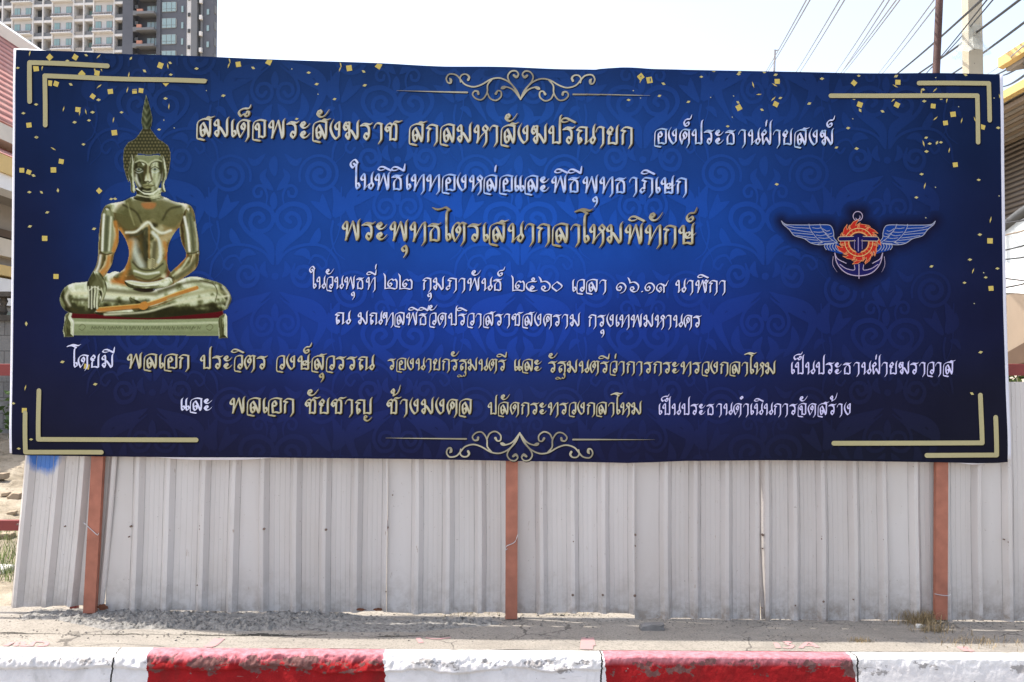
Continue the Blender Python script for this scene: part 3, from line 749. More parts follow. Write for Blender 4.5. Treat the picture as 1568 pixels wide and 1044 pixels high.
# ---------------------------------------------------------------- corrugated fence
FENCE_Y = .10
t = NT('painted_sheet_steel', .33, spec=.8)
x, y, z = t.xyz()
c = t.ramp(t.noise(1.6, 6, .6, sc=(2.2, 1, .35)), [(.3, (.49, .452, .425)), (.7, (.565, .53, .505))])
oi = t.n('ObjectInfo'); c = t.mix(1.0, c, t.ramp(oi.outputs['Random'], [(0, .93), (1, 1.04)]), 'MULTIPLY')
c = t.mix(t.ramp(t.noise(7, 5, .7, sc=(5, 1, .25)), [(.62, 0.0), (.8, .22)]), c, (.40, .36, .33))
foot = t.ramp(z, [(.0, .85), (.09, .35), (.32, 0.0)])
c = t.mix(t.math('MULTIPLY', foot, t.ramp(t.noise(16, 5, .7), [(.4, 0.0), (.62, 1.0)])), c, (.24, .19, .15))
c = t.mix(t.ramp(t.noise(75, 2, .5), [(.745, 0.0), (.765, .75)]), c, (.13, .085, .06))
c = t.mix(t.ramp(t.noise(26, 4, .7, sc=(1.6, 1, .35)), [(.685, 0.0), (.72, .6)]), c, (.26, .17, .11))
c = t.mix(t.ramp(t.noise(2.1, 4, .6), [(.52, 0.0), (.68, .22)]), c, (.45, .40, .35))
# sprayed blue patch near the left end
dx = t.math('MULTIPLY', t.math('SUBTRACT', x, -2.845), 7.0); dz = t.math('MULTIPLY', t.math('SUBTRACT', z, 1.01), 5.0)
rad = t.math('SQRT', t.math('ADD', t.math('MULTIPLY', dx, dx), t.math('MULTIPLY', dz, dz)))
rad = t.math('ADD', rad, t.math('MULTIPLY', t.math('SUBTRACT', t.noise(13, 5, .7, sc=(1, 1, .5)), .5), .55))
c = t.mix(t.ramp(rad, [(.62, .97), (.86, 0.0)]), c, (.008, .13, .46))
t.color(c); t.bump(t.noise(9, 3, .5, sc=(1, 1, .4)), .08, .01); M_steel = t.m
t = NT('grime_shade_seam', .7)
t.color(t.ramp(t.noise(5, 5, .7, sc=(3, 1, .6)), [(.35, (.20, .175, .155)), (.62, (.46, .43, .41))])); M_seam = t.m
M_rust = plain('rust', (.14, .05, .025), .9, var=.4, scale=30)
M_redsteel = plain('red_oxide_steel', (.335, .122, .076), .6, var=.26, scale=11, bump=.08)
M_redrail = plain('dark_red_rail_paint', (.20, .035, .03), .6, var=.15)
M_screw = plain('rusty_screw', (.16, .11, .085), .7, var=.3, scale=40)
M_wire = plain('galvanised_wire', (.55, .55, .55), .4, metal=.6)

def foot_x(px, py=938): return at(px, py, FENCE_Y).x
fence = thing('fence', 'pale grey corrugated metal sheet fence below and behind the blue banner', 'fence', (0, FENCE_Y, 0))
RIBS = [26, 71, 110, 158, 208, 255, 309, 355, 402, 452, 497, 545, 593, 639, 686, 735, 776, 829, 877, 924, 971, 1019, 1064, 1112, 1157, 1173, 1216, 1259, 1308, 1353, 1401, 1448, 1497, 1544]
RIBS += [1544+47*k for k in range(1, 8)]
PAN = [(17, 162, 928, .078, .000), (163, 397, 934, .022, .012), (397, 593, 936, .004, .004), (593, 782, 937, .0, .012), (782, 971, 938, .0, .004), (971, 1162.3, 946, .0, .012), (1158.5, 1360, 948.5, .0, .004), (1355, 1500, 948.5, .0, .012), (1500, 1690, 949.5, .0, .004), (1690, 1860, 953, .0, .012)]
random.seed(3)
for n, (pa, pb, pyb, lean, dy) in enumerate(PAN):
    ribs = [r for r in RIBS if pa+2 < r < pb+3]
    xa, xb = foot_x(pa), foot_x(pb)
    prof = []
    cent = [foot_x(r) for r in ribs]
    ht, wb, wt = .034, .035, .010
    pts = {xa: 0.0, xb: 0.0}
    for k, r in enumerate(cent):
        for dx_, h in ((-wb, 0), (-wt, ht), (wt, ht), (wb, 0)):
            if xa-1e-6 <= r+dx_ <= xb+1e-6: pts[r+dx_] = h
        if r-wb < xa < r+wb: pts[xa] = ht*min(1, (wb-abs(xa-r))/(wb-wt))
        if r-wb < xb < r+wb: pts[xb] = ht*min(1, (wb-abs(xb-r))/(wb-wt))
        nx_ = cent[k+1] if k+1 < len(cent) else None
        if nx_:
            for fr in (.25, .5, .75):                   # fine stiffening lines in the pan
                g0 = r+wb+(nx_-r-2*wb)*fr
                if nx_-r > .12:
                    for dd, hh in ((-.002, 0), (-.0004, .0016), (.0004, .0016), (.002, 0)): pts[g0+dd] = hh
    for r in cent:                                             # dark lines along the rib feet: shade painted in, with some grime
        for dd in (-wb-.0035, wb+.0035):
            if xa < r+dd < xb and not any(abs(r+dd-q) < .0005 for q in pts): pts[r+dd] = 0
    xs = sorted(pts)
    dark_strip = [any(abs((xs[i]+xs[i+1])/2-r) > wb and abs((xs[i]+xs[i+1])/2-r) < wb+.0036 for r in cent) for i in range(len(xs)-1)]
    z0 = at(0, pyb, FENCE_Y).z; z1 = at(784, 580, FENCE_Y).z-.0142*(xa+xb)/2*.4
    zs = np.linspace(z0, z1, 14)
    P = np.zeros((len(zs), len(xs), 3))
    for j, zz in enumerate(zs):
        for i, xx in enumerate(xs):
            jig = .004*math.sin(xx*9+n)*(1 if j == 0 else 0)
            if n == 6 and xx < xa+.035: jig += 0; xo = .030*max(0, .48-(zz-z0))/.48
            else: xo = 0
            P[j, i] = (xo+xx+lean*(zz-z0)+.002*math.sin(zz*5+xx*3), FENCE_Y-pts[xx]-dy+.004*math.sin(zz*3.1+n*2+xx*2), zz+jig)
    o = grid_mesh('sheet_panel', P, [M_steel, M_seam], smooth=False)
    o.data.polygons.foreach_set('material_index', [1 if dark_strip[k % (len(xs)-1)] else 0 for k in range(len(o.data.polygons))])
    put(o, fence)
    sd = o.modifiers.new('thick', 'SOLIDIFY'); sd.thickness = .0012; sd.offset = 1
# rails behind the sheets, bare at the left end
for py0, py1 in ((557, 575), (796, 812)):
    mb = MB(); za, zb = at(8, py1, FENCE_Y+.05).z, at(8, py0, FENCE_Y+.05).z
    mb.box((-4.6, FENCE_Y+.035, za), (5.6, FENCE_Y+.07, zb)); mb.build('rail', M_redrail, fence, bevel=.003)
# uprights of the fence, out of sight behind the sheets except through the gaps
for xq in (-4.5, -2.7, 2.3, 4.8):
    mb = MB(); mb.box((xq-.02, FENCE_Y+.071, -.25), (xq+.02, FENCE_Y+.11, 1.42)); mb.build('fence_upright', M_redrail, fence)
SCREWS = [(26, 803, 1.3), (99, 806, 1.2), (200, 806, 1.7), (211, 805, 1.5), (211, 821, 1.0), (197, 822, 1.2), (306, 805, 1.0), (306, 810, 1.2), (404, 810, 1.9), (499, 811, 2.0), (593, 808, 1.8), (687, 808, 1.7), (601, 758, 1.0), (878, 818, 1.8), (878, 829, 1.1), (925, 812, 1.0), (973, 819, 1.7), (973, 836, 1.1), (1065, 819, 1.7), (1065, 835, 1.0), (1159, 820, 1.2), (1168, 819, 1.9), (1168, 840, 1.0), (1259, 825, 1.6), (1259, 821, 1.0), (1354, 826, 1.6), (1354, 839, 1.0), (1538, 826, 1.1), (1545, 830, 1.9), (1545, 835, 1.1), (206, 895, 1.2), (257, 896, 1.0), (302, 896, 1.0), (591, 906, 1.0), (877, 911, 2.0), (923, 911, 1.8), (972, 912, 2.2), (1067, 925, 1.4), (1218, 927, 1.3), (1261, 921, 1.8), (1167, 931, 1.1), (1307, 918, 1.0)]
for px, py, r in SCREWS:
    p = at(px, py, FENCE_Y-.040); mb = MB()
    mb.tube([p+Vector((0, .014, 0)), p+Vector((0, -.002, 0))], r*.0040, 8); mb.build('screw', M_screw, fence)
def patch(name, px0, px1, py0, py1, seed, mat, Y):
    mb = MB(); rng = random.Random(seed); pts = []
    cx, cy = (px0+px1)/2, (py0+py1)/2
    for k in range(22):
        a = 2*math.pi*k/22; f = rng.uniform(.72, 1.05)
        pts.append(at(cx+math.cos(a)*(px1-px0)/2*f, cy+math.sin(a)*(py1-py0)/2*f, Y))
    mb.face(pts[::-1]); return mb.build(name, mat, fence)
patch('rust_patch', 147, 167, 924.5, 934.5, 1, M_rust, FENCE_Y-.046)
patch('rust_patch', 544, 561, 931, 935.4, 2, M_rust, FENCE_Y-.036)
patch('rust_patch', 571, 587, 930.5, 935.8, 3, M_rust, FENCE_Y-.036)

# ---------------------------------------------------------------- frame that carries the banner
frame = thing('post_frame', 'frame of three rusty red square steel posts that carries the blue banner', 'frame', (0, .045, 0))
for (xt, xb, pyb) in ((148.5, 136, 939), (783.8, 783, 948), (1443, 1442, 949)):
    w = .036
    a = at(xb, pyb, .028); b = at(xt, 705, .028); d = (b-a)/(b.z-a.z)
    top = a+d*(at(xt, 150, .028).z-a.z)
    mb = MB(); i = 0
    lo = [Vector((a.x-w, .028, a.z-.0)), Vector((a.x+w, .028, a.z)), Vector((a.x+w, .066, a.z)), Vector((a.x-w, .066, a.z))]
    hi = [p+(top-a) for p in lo]
    mb.face([lo[3], lo[2], lo[1], lo[0]]); mb.face(hi)
    for k in range(4): mb.face([lo[k], lo[(k+1) % 4], hi[(k+1) % 4], hi[k]])
    o = mb.build('post', M_redsteel, frame)
for py in (180, 420, 660):
    mb = MB(); zc = at(784, py, .1).z
    mb.box((-2.85, .0665, zc-.025), (2.85, .095, zc+.025)); mb.build('crossbar', M_redsteel, frame)
for pts in (("128,800 140,811 149,819 151,816", .0022), ("793,818 788,830 776,836 774,842 777,840", .0022), ("1431,909 1440,911 1451,912 1456,910", .0022)):
    P = smooth_path(parse_stroke(pts[0])); mb = MB()
    mb.tube([at(q[0], q[1], .0245-.002*math.sin(k)) for k, q in enumerate(P)], pts[1], 6); mb.build('tie_wire', M_wire, frame)
# ---------------------------------------------------------------- the banner: sheet, print layers, lettering
K_PRINT = np.array([1.32, 1.32, 1.30])
t = NT('printed_vinyl',  .45, spec=.08)
a = t.n('Attribute'); a.attribute_name = 'ink'
wv = t.ramp(t.noise(260, 2, .6), [(.3, .94), (.7, 1.05)])
t.color(t.mix(1.0, a.outputs['Color'], wv, 'MULTIPLY')); M_print = t.m
M_hem = plain('white_vinyl_back', (.70, .69, .76), .5, var=.05, scale=4)

BGX = [20, 250, 500, 784, 1070, 1300, 1535]; BGY = [90, 200, 350, 500, 620, 700]
BG = np.array([
 [(22,34,70),(28,44,88),(32,52,102),(34,55,108),(30,50,106),(26,40,85),(24,33,68)],
 [(22,33,72),(28,52,112),(34,64,136),(36,73,152),(33,62,134),(27,48,105),(23,32,68)],
 [(25,29,64),(28,56,126),(33,70,158),(34,79,180),(31,68,158),(27,46,108),(25,29,64)],
 [(27,28,62),(31,44,105),(33,58,146),(34,62,158),(31,50,130),(28,36,88),(27,27,58)],
 [(31,30,58),(33,33,68),(35,40,94),(36,44,98),(32,36,84),(30,29,58),(29,27,46)],
 [(30,28,48),(31,29,56),(33,33,66),(33,33,70),(31,30,60),(29,28,48),(28,26,42)]], float)
BG = BG*np.array([1.0, 1.05, .975])+np.array([.5, 1.5, 0])
def bg_color(px, py):
    def wgt(v, k):
        v = np.clip(v, k[0], k[-1]); i = np.clip(np.searchsorted(k, v, side='right')-1, 0, len(k)-2)
        k = np.array(k, float); f = (v-k[i])/(k[i+1]-k[i]); return i, f*f*(3-2*f)
    i, fx = wgt(np.asarray(px, float), BGX); j, fy = wgt(np.asarray(py, float), BGY)
    fx = fx[..., None]; fy = fy[..., None]
    return (BG[j, i]*(1-fx)+BG[j, i+1]*fx)*(1-fy)+(BG[j+1, i]*(1-fx)+BG[j+1, i+1]*fx)*fy

TOP = [(19, 74.6), (67, 77), (200, 81.6), (300, 85.8), (400, 89.8), (500, 93.6), (600, 97.3), (680, 101), (780, 103.2), (860, 105.6), (912, 106.8), (916, 105.8), (930, 104.8), (950, 104.4), (1000, 105.8), (1100, 107.8), (1290, 111), (1420, 111.8), (1534, 112.8)]
BOT = [(14, 696), (40, 697.4), (100, 698.4), (200, 699.3), (300, 700.2), (400, 700.4), (520, 701), (640, 702.8), (780, 705.4), (850, 706.6), (900, 707.8), (960, 709.4), (1000, 708.2), (1050, 705.8), (1170, 704.6), (1250, 705.2), (1330, 706), (1400, 707), (1460, 708.2), (1500, 709.6), (1530, 709.2), (1547, 707.6)]
LEF = [(74, 23), (200, 22.5), (400, 21), (550, 19), (698, 16.5)]
RIG = [(112, 1532), (250, 1533.4), (350, 1535), (470, 1537), (600, 1541), (708, 1545.5)]
def itp(tab, v): return np.interp(v, [q[0] for q in tab], [q[1] for q in tab])
def banner_px(s, q, dl=0., dr=0., dt=0., db=0.):
    y0 = itp(TOP, 20+s*1514); y1 = itp(BOT, 16+s*1530); y = y0+(y1-y0)*q
    x0 = itp(LEF, y)-dl; x1 = itp(RIG, y)+dr; x = x0+(x1-x0)*s
    y0 = itp(TOP, x)-dt; y1 = itp(BOT, x)+db
    return x, y0+(y1-y0)*q
def sway(px, py):
    """how far the cloth bellies out of its plane (m, + is away from the street)"""
    px = np.asarray(px, float); py = np.asarray(py, float)
    w = .006*np.sin(px/210+py/330)+.004*np.sin(px/90-py/150+1)
    low = np.clip((py-640)/70, 0, 1)**2
    w = w+low*(.010*np.sin(px/47.)+.012*np.sin(px/118+.6))
    top = np.clip((190-py)/90, 0, 1)**1.5
    w = w+.0035*np.sin(px/27+np.sin(py/60)*1.3)*np.clip((230-py)/150, 0, 1)+.003*np.sin(px/150+py/37)*np.clip((py-560)/120, 0, 1)
    w = w+top*(.006*np.sin(px/36+py/40)+.008*np.exp(-((px-925-(py-105)*.9)/22)**2)+.007*np.exp(-((px-1000-(py-105)*1.1)/20)**2)-.006*np.exp(-((px-965-(py-105))/18)**2))
    return w
def on_banner(px, py, off):
    P = at_np(px, py, np.zeros_like(px)); P[..., 1] += sway(px, py)-off
    return P
def ink_mesh(name, V, faces, cols, parent, mat=None):
    me = bpy.data.meshes.new(name); me.from_pydata(V.tolist(), [], faces)
    me.materials.append(mat or M_print)
    at_ = me.attributes.new('ink', 'FLOAT_COLOR', 'POINT')
    rgba = np.ones((len(V), 4), np.float32); rgba[:, :3] = np.clip((lin(cols)-.006)/K_PRINT, .001, .9)
    at_.data.foreach_set('color', rgba.ravel())
    me.update()
    o = bpy.data.objects.new(name, me); C.objects.link(o)
    if parent is not None: put(o, parent)
    return o
class Ink:
    """flat printed shapes, in photograph pixels, that become one mesh"""
    def __init__(s): s.xy, s.off, s.col, s.f = [], [], [], []
    def polys(s, polys, off, color, T=None):
        """color: constant or function of the (untransformed) points"""
        if not polys: return
        n0 = sum(len(a) for a in s.xy)
        A = np.array([p for q in polys for p in q], float)
        cc = color(A) if callable(color) else np.tile(np.array(color, float), (len(A), 1))
        k = n0
        for q in polys:
            s.f.append(tuple(range(k, k+len(q)))[::-1]); k += len(q)
        if T is not None: A = T(A)
        s.xy.append(A); s.off.append(np.full(len(A), off)); s.col.append(cc)
    def build(s, name, parent):
        A = np.vstack(s.xy); off = np.concatenate(s.off); col = np.vstack(s.col)
        return ink_mesh(name, on_banner(A[:, 0], A[:, 1], off), s.f, col, parent)
def px_field(items, cell=.6, pad=3, maxrun=12):
    """items: list of (kind, data, width): 'l' stroke string or array, 'p' polygon -> polygons"""
    paths = []
    for kind, dat, w in items:
        if kind == 'l':
            p = smooth_path(parse_stroke(dat)) if isinstance(dat, str) else np.array(dat, float)
            if p.shape[1] == 2: p = np.hstack([p, np.ones((len(p), 1))])
            p = p.copy(); p[:, 2] *= w/2
        else: p = np.array(dat, float)
        paths.append((kind, p))
    A = np.vstack([p[:, :2] for _, p in paths]); wmax = max(i[2] for i in items)
    x0, y0 = A.min(0)-wmax-pad; x1, y1 = A.max(0)+wmax+pad
    xs = np.arange(x0, x1+cell, cell); ys = np.arange(y0, y1+cell, cell)
    D = np.full((len(ys), len(xs)), 1e3)
    for (kind, p), it in zip(paths, items):
        m = it[2]+pad
        i0 = max(0, int((p[:, 0].min()-m-x0)/cell)); i1 = min(len(xs), int((p[:, 0].max()+m-x0)/cell)+2)
        j0 = max(0, int((p[:, 1].min()-m-y0)/cell)); j1 = min(len(ys), int((p[:, 1].max()+m-y0)/cell)+2)
        X, Y = np.meshgrid(xs[i0:i1], ys[j0:j1])
        d = sd_path(X, Y, p) if kind == 'l' else sd_poly(X, Y, p)
        D[j0:j1, i0:i1] = np.minimum(D[j0:j1, i0:i1], d)
    return field_polys(xs, ys, D)

banner = thing('banner', 'long dark blue printed banner with gold and white Thai lettering, stretched over the red posts', 'banner', tuple(at(784, 705, 0)))
# sheet
s, q = np.meshgrid(np.linspace(0, 1, 330), np.linspace(0, 1, 140))
px, py = banner_px(s, q)
V = on_banner(px, py, 0.0); nn = px.shape
idx = np.arange(px.size).reshape(nn)
quads = np.stack([idx[:-1, :-1], idx[1:, :-1], idx[1:, 1:], idx[:-1, 1:]], -1).reshape(-1, 4)
cc = bg_color(px, py)
cc = cc*(1+.16*(fbm(px/60, py/60, 4, 3)-.5)+.10*(fbm(px/14, py/240, 3, 4)-.5)*np.clip((260-py)/120, .3, 1))[..., None]  # mottling and vertical streaks near the top: crease shading put into the ink
sheet = ink_mesh('printed_sheet', V.reshape(-1, 3), quads.tolist(), cc.reshape(-1, 3), banner)
sheet.data.polygons.foreach_set('use_smooth', [True]*len(sheet.data.polygons))
# white unprinted hem, seen as a rim left and right and hanging out below
s, q = np.meshgrid(np.linspace(0, 1, 260), np.linspace(0, 1, 60))
px, py = banner_px(s, q, 4.2, 5.5, 0, 0)
py = py-np.clip(1-q*8, 0, 1)*np.clip((80-px)/40, 0, 1)*2.2
py = py+np.clip((q-.9)*10, 0, 1)*(4.0*np.exp(-((px-330)/75)**4)+4.2*np.exp(-((px-1490)/28)**2)-2.4*np.clip((px-1540)/6, 0, 1)-2.0*(np.exp(-((px-330)/75)**4) < .05))
Pb = on_banner(px, py, -.006)
hem = grid_mesh('hem', Pb, M_hem, flip=True); put(hem, banner)
hem.modifiers.new('thick', 'SOLIDIFY').thickness = .003; hem.modifiers['thick'].offset = -1

# ---- faint damask ornament, a mirrored motif repeated over the cloth
def mir(lst): return lst+[(k, ([(-x, y) for x, y in d] if k == 'p' else np.array([(-x, y, r) for x, y, r in d])), w) for k, d, w in lst]
def L(s, w, sc=1/3.07, cx=343, cy=400):
    p = smooth_path(parse_stroke(s)); p[:, 0] = (p[:, 0]-cx)*sc; p[:, 1] = (p[:, 1]-cy)*sc
    return ('l', p, w)
def leaf(s, w):
    """a stroke swelling in the middle"""
    k, p, _ = L(s, w); n = len(p); tt = np.linspace(0, 1, n); p[:, 2] = np.maximum(.05, np.sin(math.pi*tt)**.8); return (k, p, w)
def spiral(cx, cy, r0, turns, a0, w, dirn=1, tail=None):
    n = int(26*turns); tt = np.linspace(0, 1, n); a = a0+dirn*tt*turns*2*math.pi; r = r0*(1-.86*tt)
    p = np.stack([(cx+np.cos(a)*r-343)/3.07, (cy+np.sin(a)*r-400)/3.07, .45+.75*tt], -1)
    return ('l', p, w)
half = [L("335,560:.5 300,480 215,410 180,350:1.1 200,295:1.2 265,278:1.2 320,305:1.1 335,350 310,395 262,405 228,375 236,335 270,322 290,345 272,362", 6.5),
        leaf("338,550 315,470 262,425 222,380", 15), leaf("305,110 285,150 310,190 335,215", 11),
        L("300,285:.4 306,240:.8 290,200 262,192 242,215 252,242 275,240 280,220", 4.5),
        leaf("215,60 250,85 300,40", 10),
        spiral(130, 140, 100, 2.3, .3, 8.5, -1), L("45,640:.3 100,560:.3 40,400:.5 30,200:.6", 4),
        L("330,560:.6 285,500 200,470 110,480 50,545 35,620:.6", 4.5), L("185,560:.4 160,522 120,530 100,562 122,585 142,562", 4),
        L("250,560:.5 262,610 240,655:1.1 190,660:1.2 168,615 190,575 232,578 242,612 215,628 200,606", 6),
        leaf("178,540 205,505 255,515", 12), leaf("296,545 285,590 310,625", 10),
        leaf("325,690 240,740 160,780", 13), leaf("300,740 190,790 110,845", 12), leaf("290,700 150,760 120,850 190,990", 15),
        L("318,720:.4 250,780:.8 232,840 262,890:1.1 312,885 330,845 310,808 270,810 258,845 282,865 300,845", 5.5),
        leaf("215,850 205,930 260,1000", 14), leaf("330,900 300,960 340,1010", 14), leaf("240,960 300,985 330,1040", 10),
        leaf("70,190 45,270 70,340", 15), leaf("120,230 110,300 76,345", 13), leaf("175,265 120,300 80,350", 12), leaf("20,240 25,300 64,345", 12),
        L("70,360:.8 78,420:.8 60,500:.5 15,540:.4", 4.5), leaf("50,375 20,380 -5,420", 9), leaf("135,390 150,440 180,470", 13)]
axis = [leaf("342,52 335,95 342,150", 14), leaf("338,222 336,265 340,305", 12), leaf("343,745 342,790 344,830", 12), ('l', np.array([(0, 71, 1), (0.1, 71, 1)]), 11)]
tile_polys = px_field(mir(half)+axis, cell=1.1)
tp = []
ink = Ink()
bx0, bx1 = 24, 1531
for ix in range(-3, 4):
    for iy in range(-2, 3):
        ox = 796.5+ix*187.6; oy = 352+iy*356+(0 if ix % 2 == 0 else 0)
        if ix % 2: oy += 178
        sel = []
        for qd in tile_polys:
            qx = sum(p[0] for p in qd)/len(qd)+ox; qy = sum(p[1] for p in qd)/len(qd)+oy
            if 26 < qx < 1528 and itp(TOP, qx)+3 < qy < itp(BOT, qx)-3: sel.append(qd)
        if sel:
            ink.polys(sel, .0010+.00012*(2*(ix % 2)+iy % 2)+.0002, lambda A, ox=ox, oy=oy: bg_color(A[:, 0]+ox, A[:, 1]+oy)*1.075+np.array([1, 2, 5]), lambda A, ox=ox, oy=oy: A+np.array([ox, oy]))
pattern = ink

# ---- corner brackets
GOLD_BAR = (188, 178, 134)
brk = [([(45.1, 155), (45.1, 95.6), (163, 99.8)], 7.2), ([(68.8, 191), (68.8, 116), (313, 124)], 7), ([(1407, 127.2), (1514.6, 127.2), (1515.4, 184)], 6.8), ([(1272.5, 146.2), (1496.6, 146.2), (1497.8, 217.5)], 6.8),
       ([(59.8, 598), (58.2, 672.6), (300.5, 673.4)], 7), ([(38.6, 632), (37.6, 692.4), (155, 692.4)], 7), ([(1501.6, 605), (1504.6, 678), (1277, 678.6)], 7.2), ([(1525, 639), (1527.4, 696.8), (1418.5, 697)], 7.2)]
for pts, w in brk:
    P = []
    for a, b in zip(pts, pts[1:]):
        n = max(2, int(math.hypot(b[0]-a[0], b[1]-a[1])/8))
        P += [(a[0]+(b[0]-a[0])*k/n, a[1]+(b[1]-a[1])*k/n) for k in range(n)]
    P.append(pts[-1])
    ink = Ink()
    def bar_polys(P, w):
        out = []
        xs_ = px_field([('l', np.array(P), w)], cell=.7)
        for qd in xs_:                                   # cut long runs so that they follow the cloth
            x0 = min(p[0] for p in qd); x1 = max(p[0] for p in qd)
            n = int((x1-x0)/9)+1
            if n == 1 or len(qd) != 4: out.append(qd)
            else:
                y0, y1 = qd[0][1], qd[2][1]
                for k in range(n): out.append([(x0+(x1-x0)*k/n, y0), (x0+(x1-x0)*(k+1)/n, y0), (x0+(x1-x0)*(k+1)/n, y1), (x0+(x1-x0)*k/n, y1)])
        return out
    pl = bar_polys(P, w)
    ink.polys(pl, .0034, GOLD_BAR)
    ink.polys(pl, .0028, lambda A: bg_color(A[:, 0], A[:, 1])*.55, lambda A: A+np.array([1.4, 1.6]))
    ink.build('corner_bracket', banner)

# ---- gold confetti: S square, D lozenge, K sliver, d speck
CONF = [(20, 70, 7.455, "S420,132,45 S710,130,30 S263,258,-8 S950,305,10 S780,318,45 S415,425,5 S490,433,20 S1102,515,-8 S903,572,35 S735,725,5 S1380,515,-5 S1455,507,8 S178,903,-8 S1150,988,-8 D832,105,25 D50,250,0 D655,438,30 D968,612,0 D260,667,0 D115,768,0 D902,755,0 D1232,755,0 D698,870,0 D862,848,0 D1335,135,-50 D263,1040,0 D622,172,0 K187,80,10 K970,115,45 K335,250,10 K975,455,50 K1297,497,15 K1312,325,8 K572,718,15 K825,748,-12 K1140,840,12 K925,255,5 K997,255,-15 K755,760,8"),
        (200, 70, 7.455, "S338,222,20 K425,232,-10 D452,195,30 D153,282,40 D755,262,0 D460,330,0 S403,420,45 D855,393,0 D1057,567,-10 D397,600,0 K435,690,5 d375,845,0 D320,953,0 K1130,165,-15 K1120,220,20 S1228,210,-10 D1397,250,30 d865,510,0 d495,935,0"),
        (400, 80, 7.455, "S85,105,25 D543,233,0 D635,365,-10 D838,535,-15 K908,140,-15 K900,190,20 S1005,182,-10 D1170,220,30 S1340,152,30 D1182,377,-15 d350,190,0 d650,480,0 D407,762,-10"),
        (900, 90, 7.455, "S600,215,50 K600,255,20 S700,250,-12 D862,287,25 D815,428,-20 D463,475,0 d517,370,0 D1295,207,0 D1147,493,-20 d600,453,0 d1400,443,0 D1438,140,0"),
        (1090, 90, 7.455, "D303,177,0 D20,140,0 D315,153,0 D596,152,20 K468,298,-18 K535,408,85 S745,258,-3 K715,298,-60 D727,183,-15 S305,560,60 K700,458,45 D782,447,-20 S730,517,25 D570,583,25 D1258,225,0 D1115,508,-20 D178,773,0 d230,668,0 D1425,1010,-20 D295,500,40 d245,428,0 D740,1432,0"),
        (1280, 90, 7.457, "S210,272,40 D265,190,0 S710,265,0 K680,308,-60 K660,465,45 D690,195,-25 S275,520,20 S700,523,25 D535,597,25 D142,788,0 d195,683,0 D240,1022,0 D1010,482,0 D210,452,0 D278,585,60 D995,350,15 K975,375,0"),
        (1400, 100, 6.96, "S203,432,5 S415,520,-8 S335,612,-8 S730,657,15 K220,262,45 K228,563,50 K347,368,12 K505,588,15 K375,903,10 D283,355,20 D107,380,0 d473,440,0 K645,575,-20 D895,665,0 d853,347,0 K913,330,-15 D130,768,-15 D168,832,0 D245,822,-60 D287,818,0 K102,830,-15 D135,915,0 D545,102,15 d225,133,0"),
        (20, 200, 4.745, "D168,48,0 D508,97,0 K290,130,-60 S347,222,10 S291,284,-2 S63,287,0 S113,300,20 D147,325,25 D118,446,0 D205,447,40 D324,433,90 S622,435,45 D247,593,-15 D122,695,-15 D586,712,-15 S229,782,0 D710,495,-10 D738,493,10"),
        (1380, 220, 4.176, "S348,133,-8 D165,48,0 D133,193,0 K153,267,15 D100,342,0 D497,230,0 d222,277,0 K573,485,12 D505,580,0 S570,620,0 d160,472,0 D442,740,0 K462,812,20 D197,783,-15 D617,797,0 D543,854,0 D408,888,0 S577,924,-5 d470,1021,0 d627,333,0 d530,824,0"),
        (15, 400, 3.37, "S238,78,0 D85,322,90 D272,519,-10 D442,634,-10 K80,652,15 D18,733,0 S75,769,0 D108,919,0 D42,967,0 S397,543,10"),
        (1400, 430, 3.6, "D368,393,-10 D320,621,30")]
ink = pattern; rng = random.Random(7)
sets = {'S': [], 'D': [], 'K': [], 'd': []}
for ox, oy, sc, txt in CONF:
    for tk in txt.split():
        x, y, r = tk[1:].split(','); k = tk[0]
        x = ox+float(x)/sc; y = oy+float(y)/sc; r = math.radians(float(r)); kx = rng.uniform(.9, 1.1)
        base = {'S': [(-4, -3.9), (4, -3.7), (3.9, 3.9), (-3.9, 3.7)], 'D': [(-3.4, .2), (-.3, -2), (3.4, -.2), (.3, 2)], 'K': [(0, -5), (1.1, -.6), (.2, 5), (-1.1, .6)], 'd': [(-1.2, -.3), (0, -1), (1.2, .2), (0, 1)]}[k]
        if y < 135 and k == 'S' and x < 1000: base = [(a*1.03, b*1.12) for a, b in base]
        c, s_ = math.cos(r), math.sin(r)
        pts = [(x+(a*c-b*s_)*kx, y+(a*s_+b*c)*kx) for a, b in base]
        yt = itp(TOP, x)+.6
        pts = [(a, max(b, yt)) for a, b in pts]
        sets[k].append(pts)
jit = lambda c: (lambda A: np.array(c)+np.zeros((len(A), 1)))
ink.polys(sets['S'], .0021, jit((216, 192, 104))); ink.polys(sets['D'], .0024, jit((206, 192, 128)))
ink.polys(sets['K'], .0026, jit((206, 186, 112))); ink.polys(sets['d'], .0024, jit((196, 190, 150)))
ink.build('printed_pattern', banner)

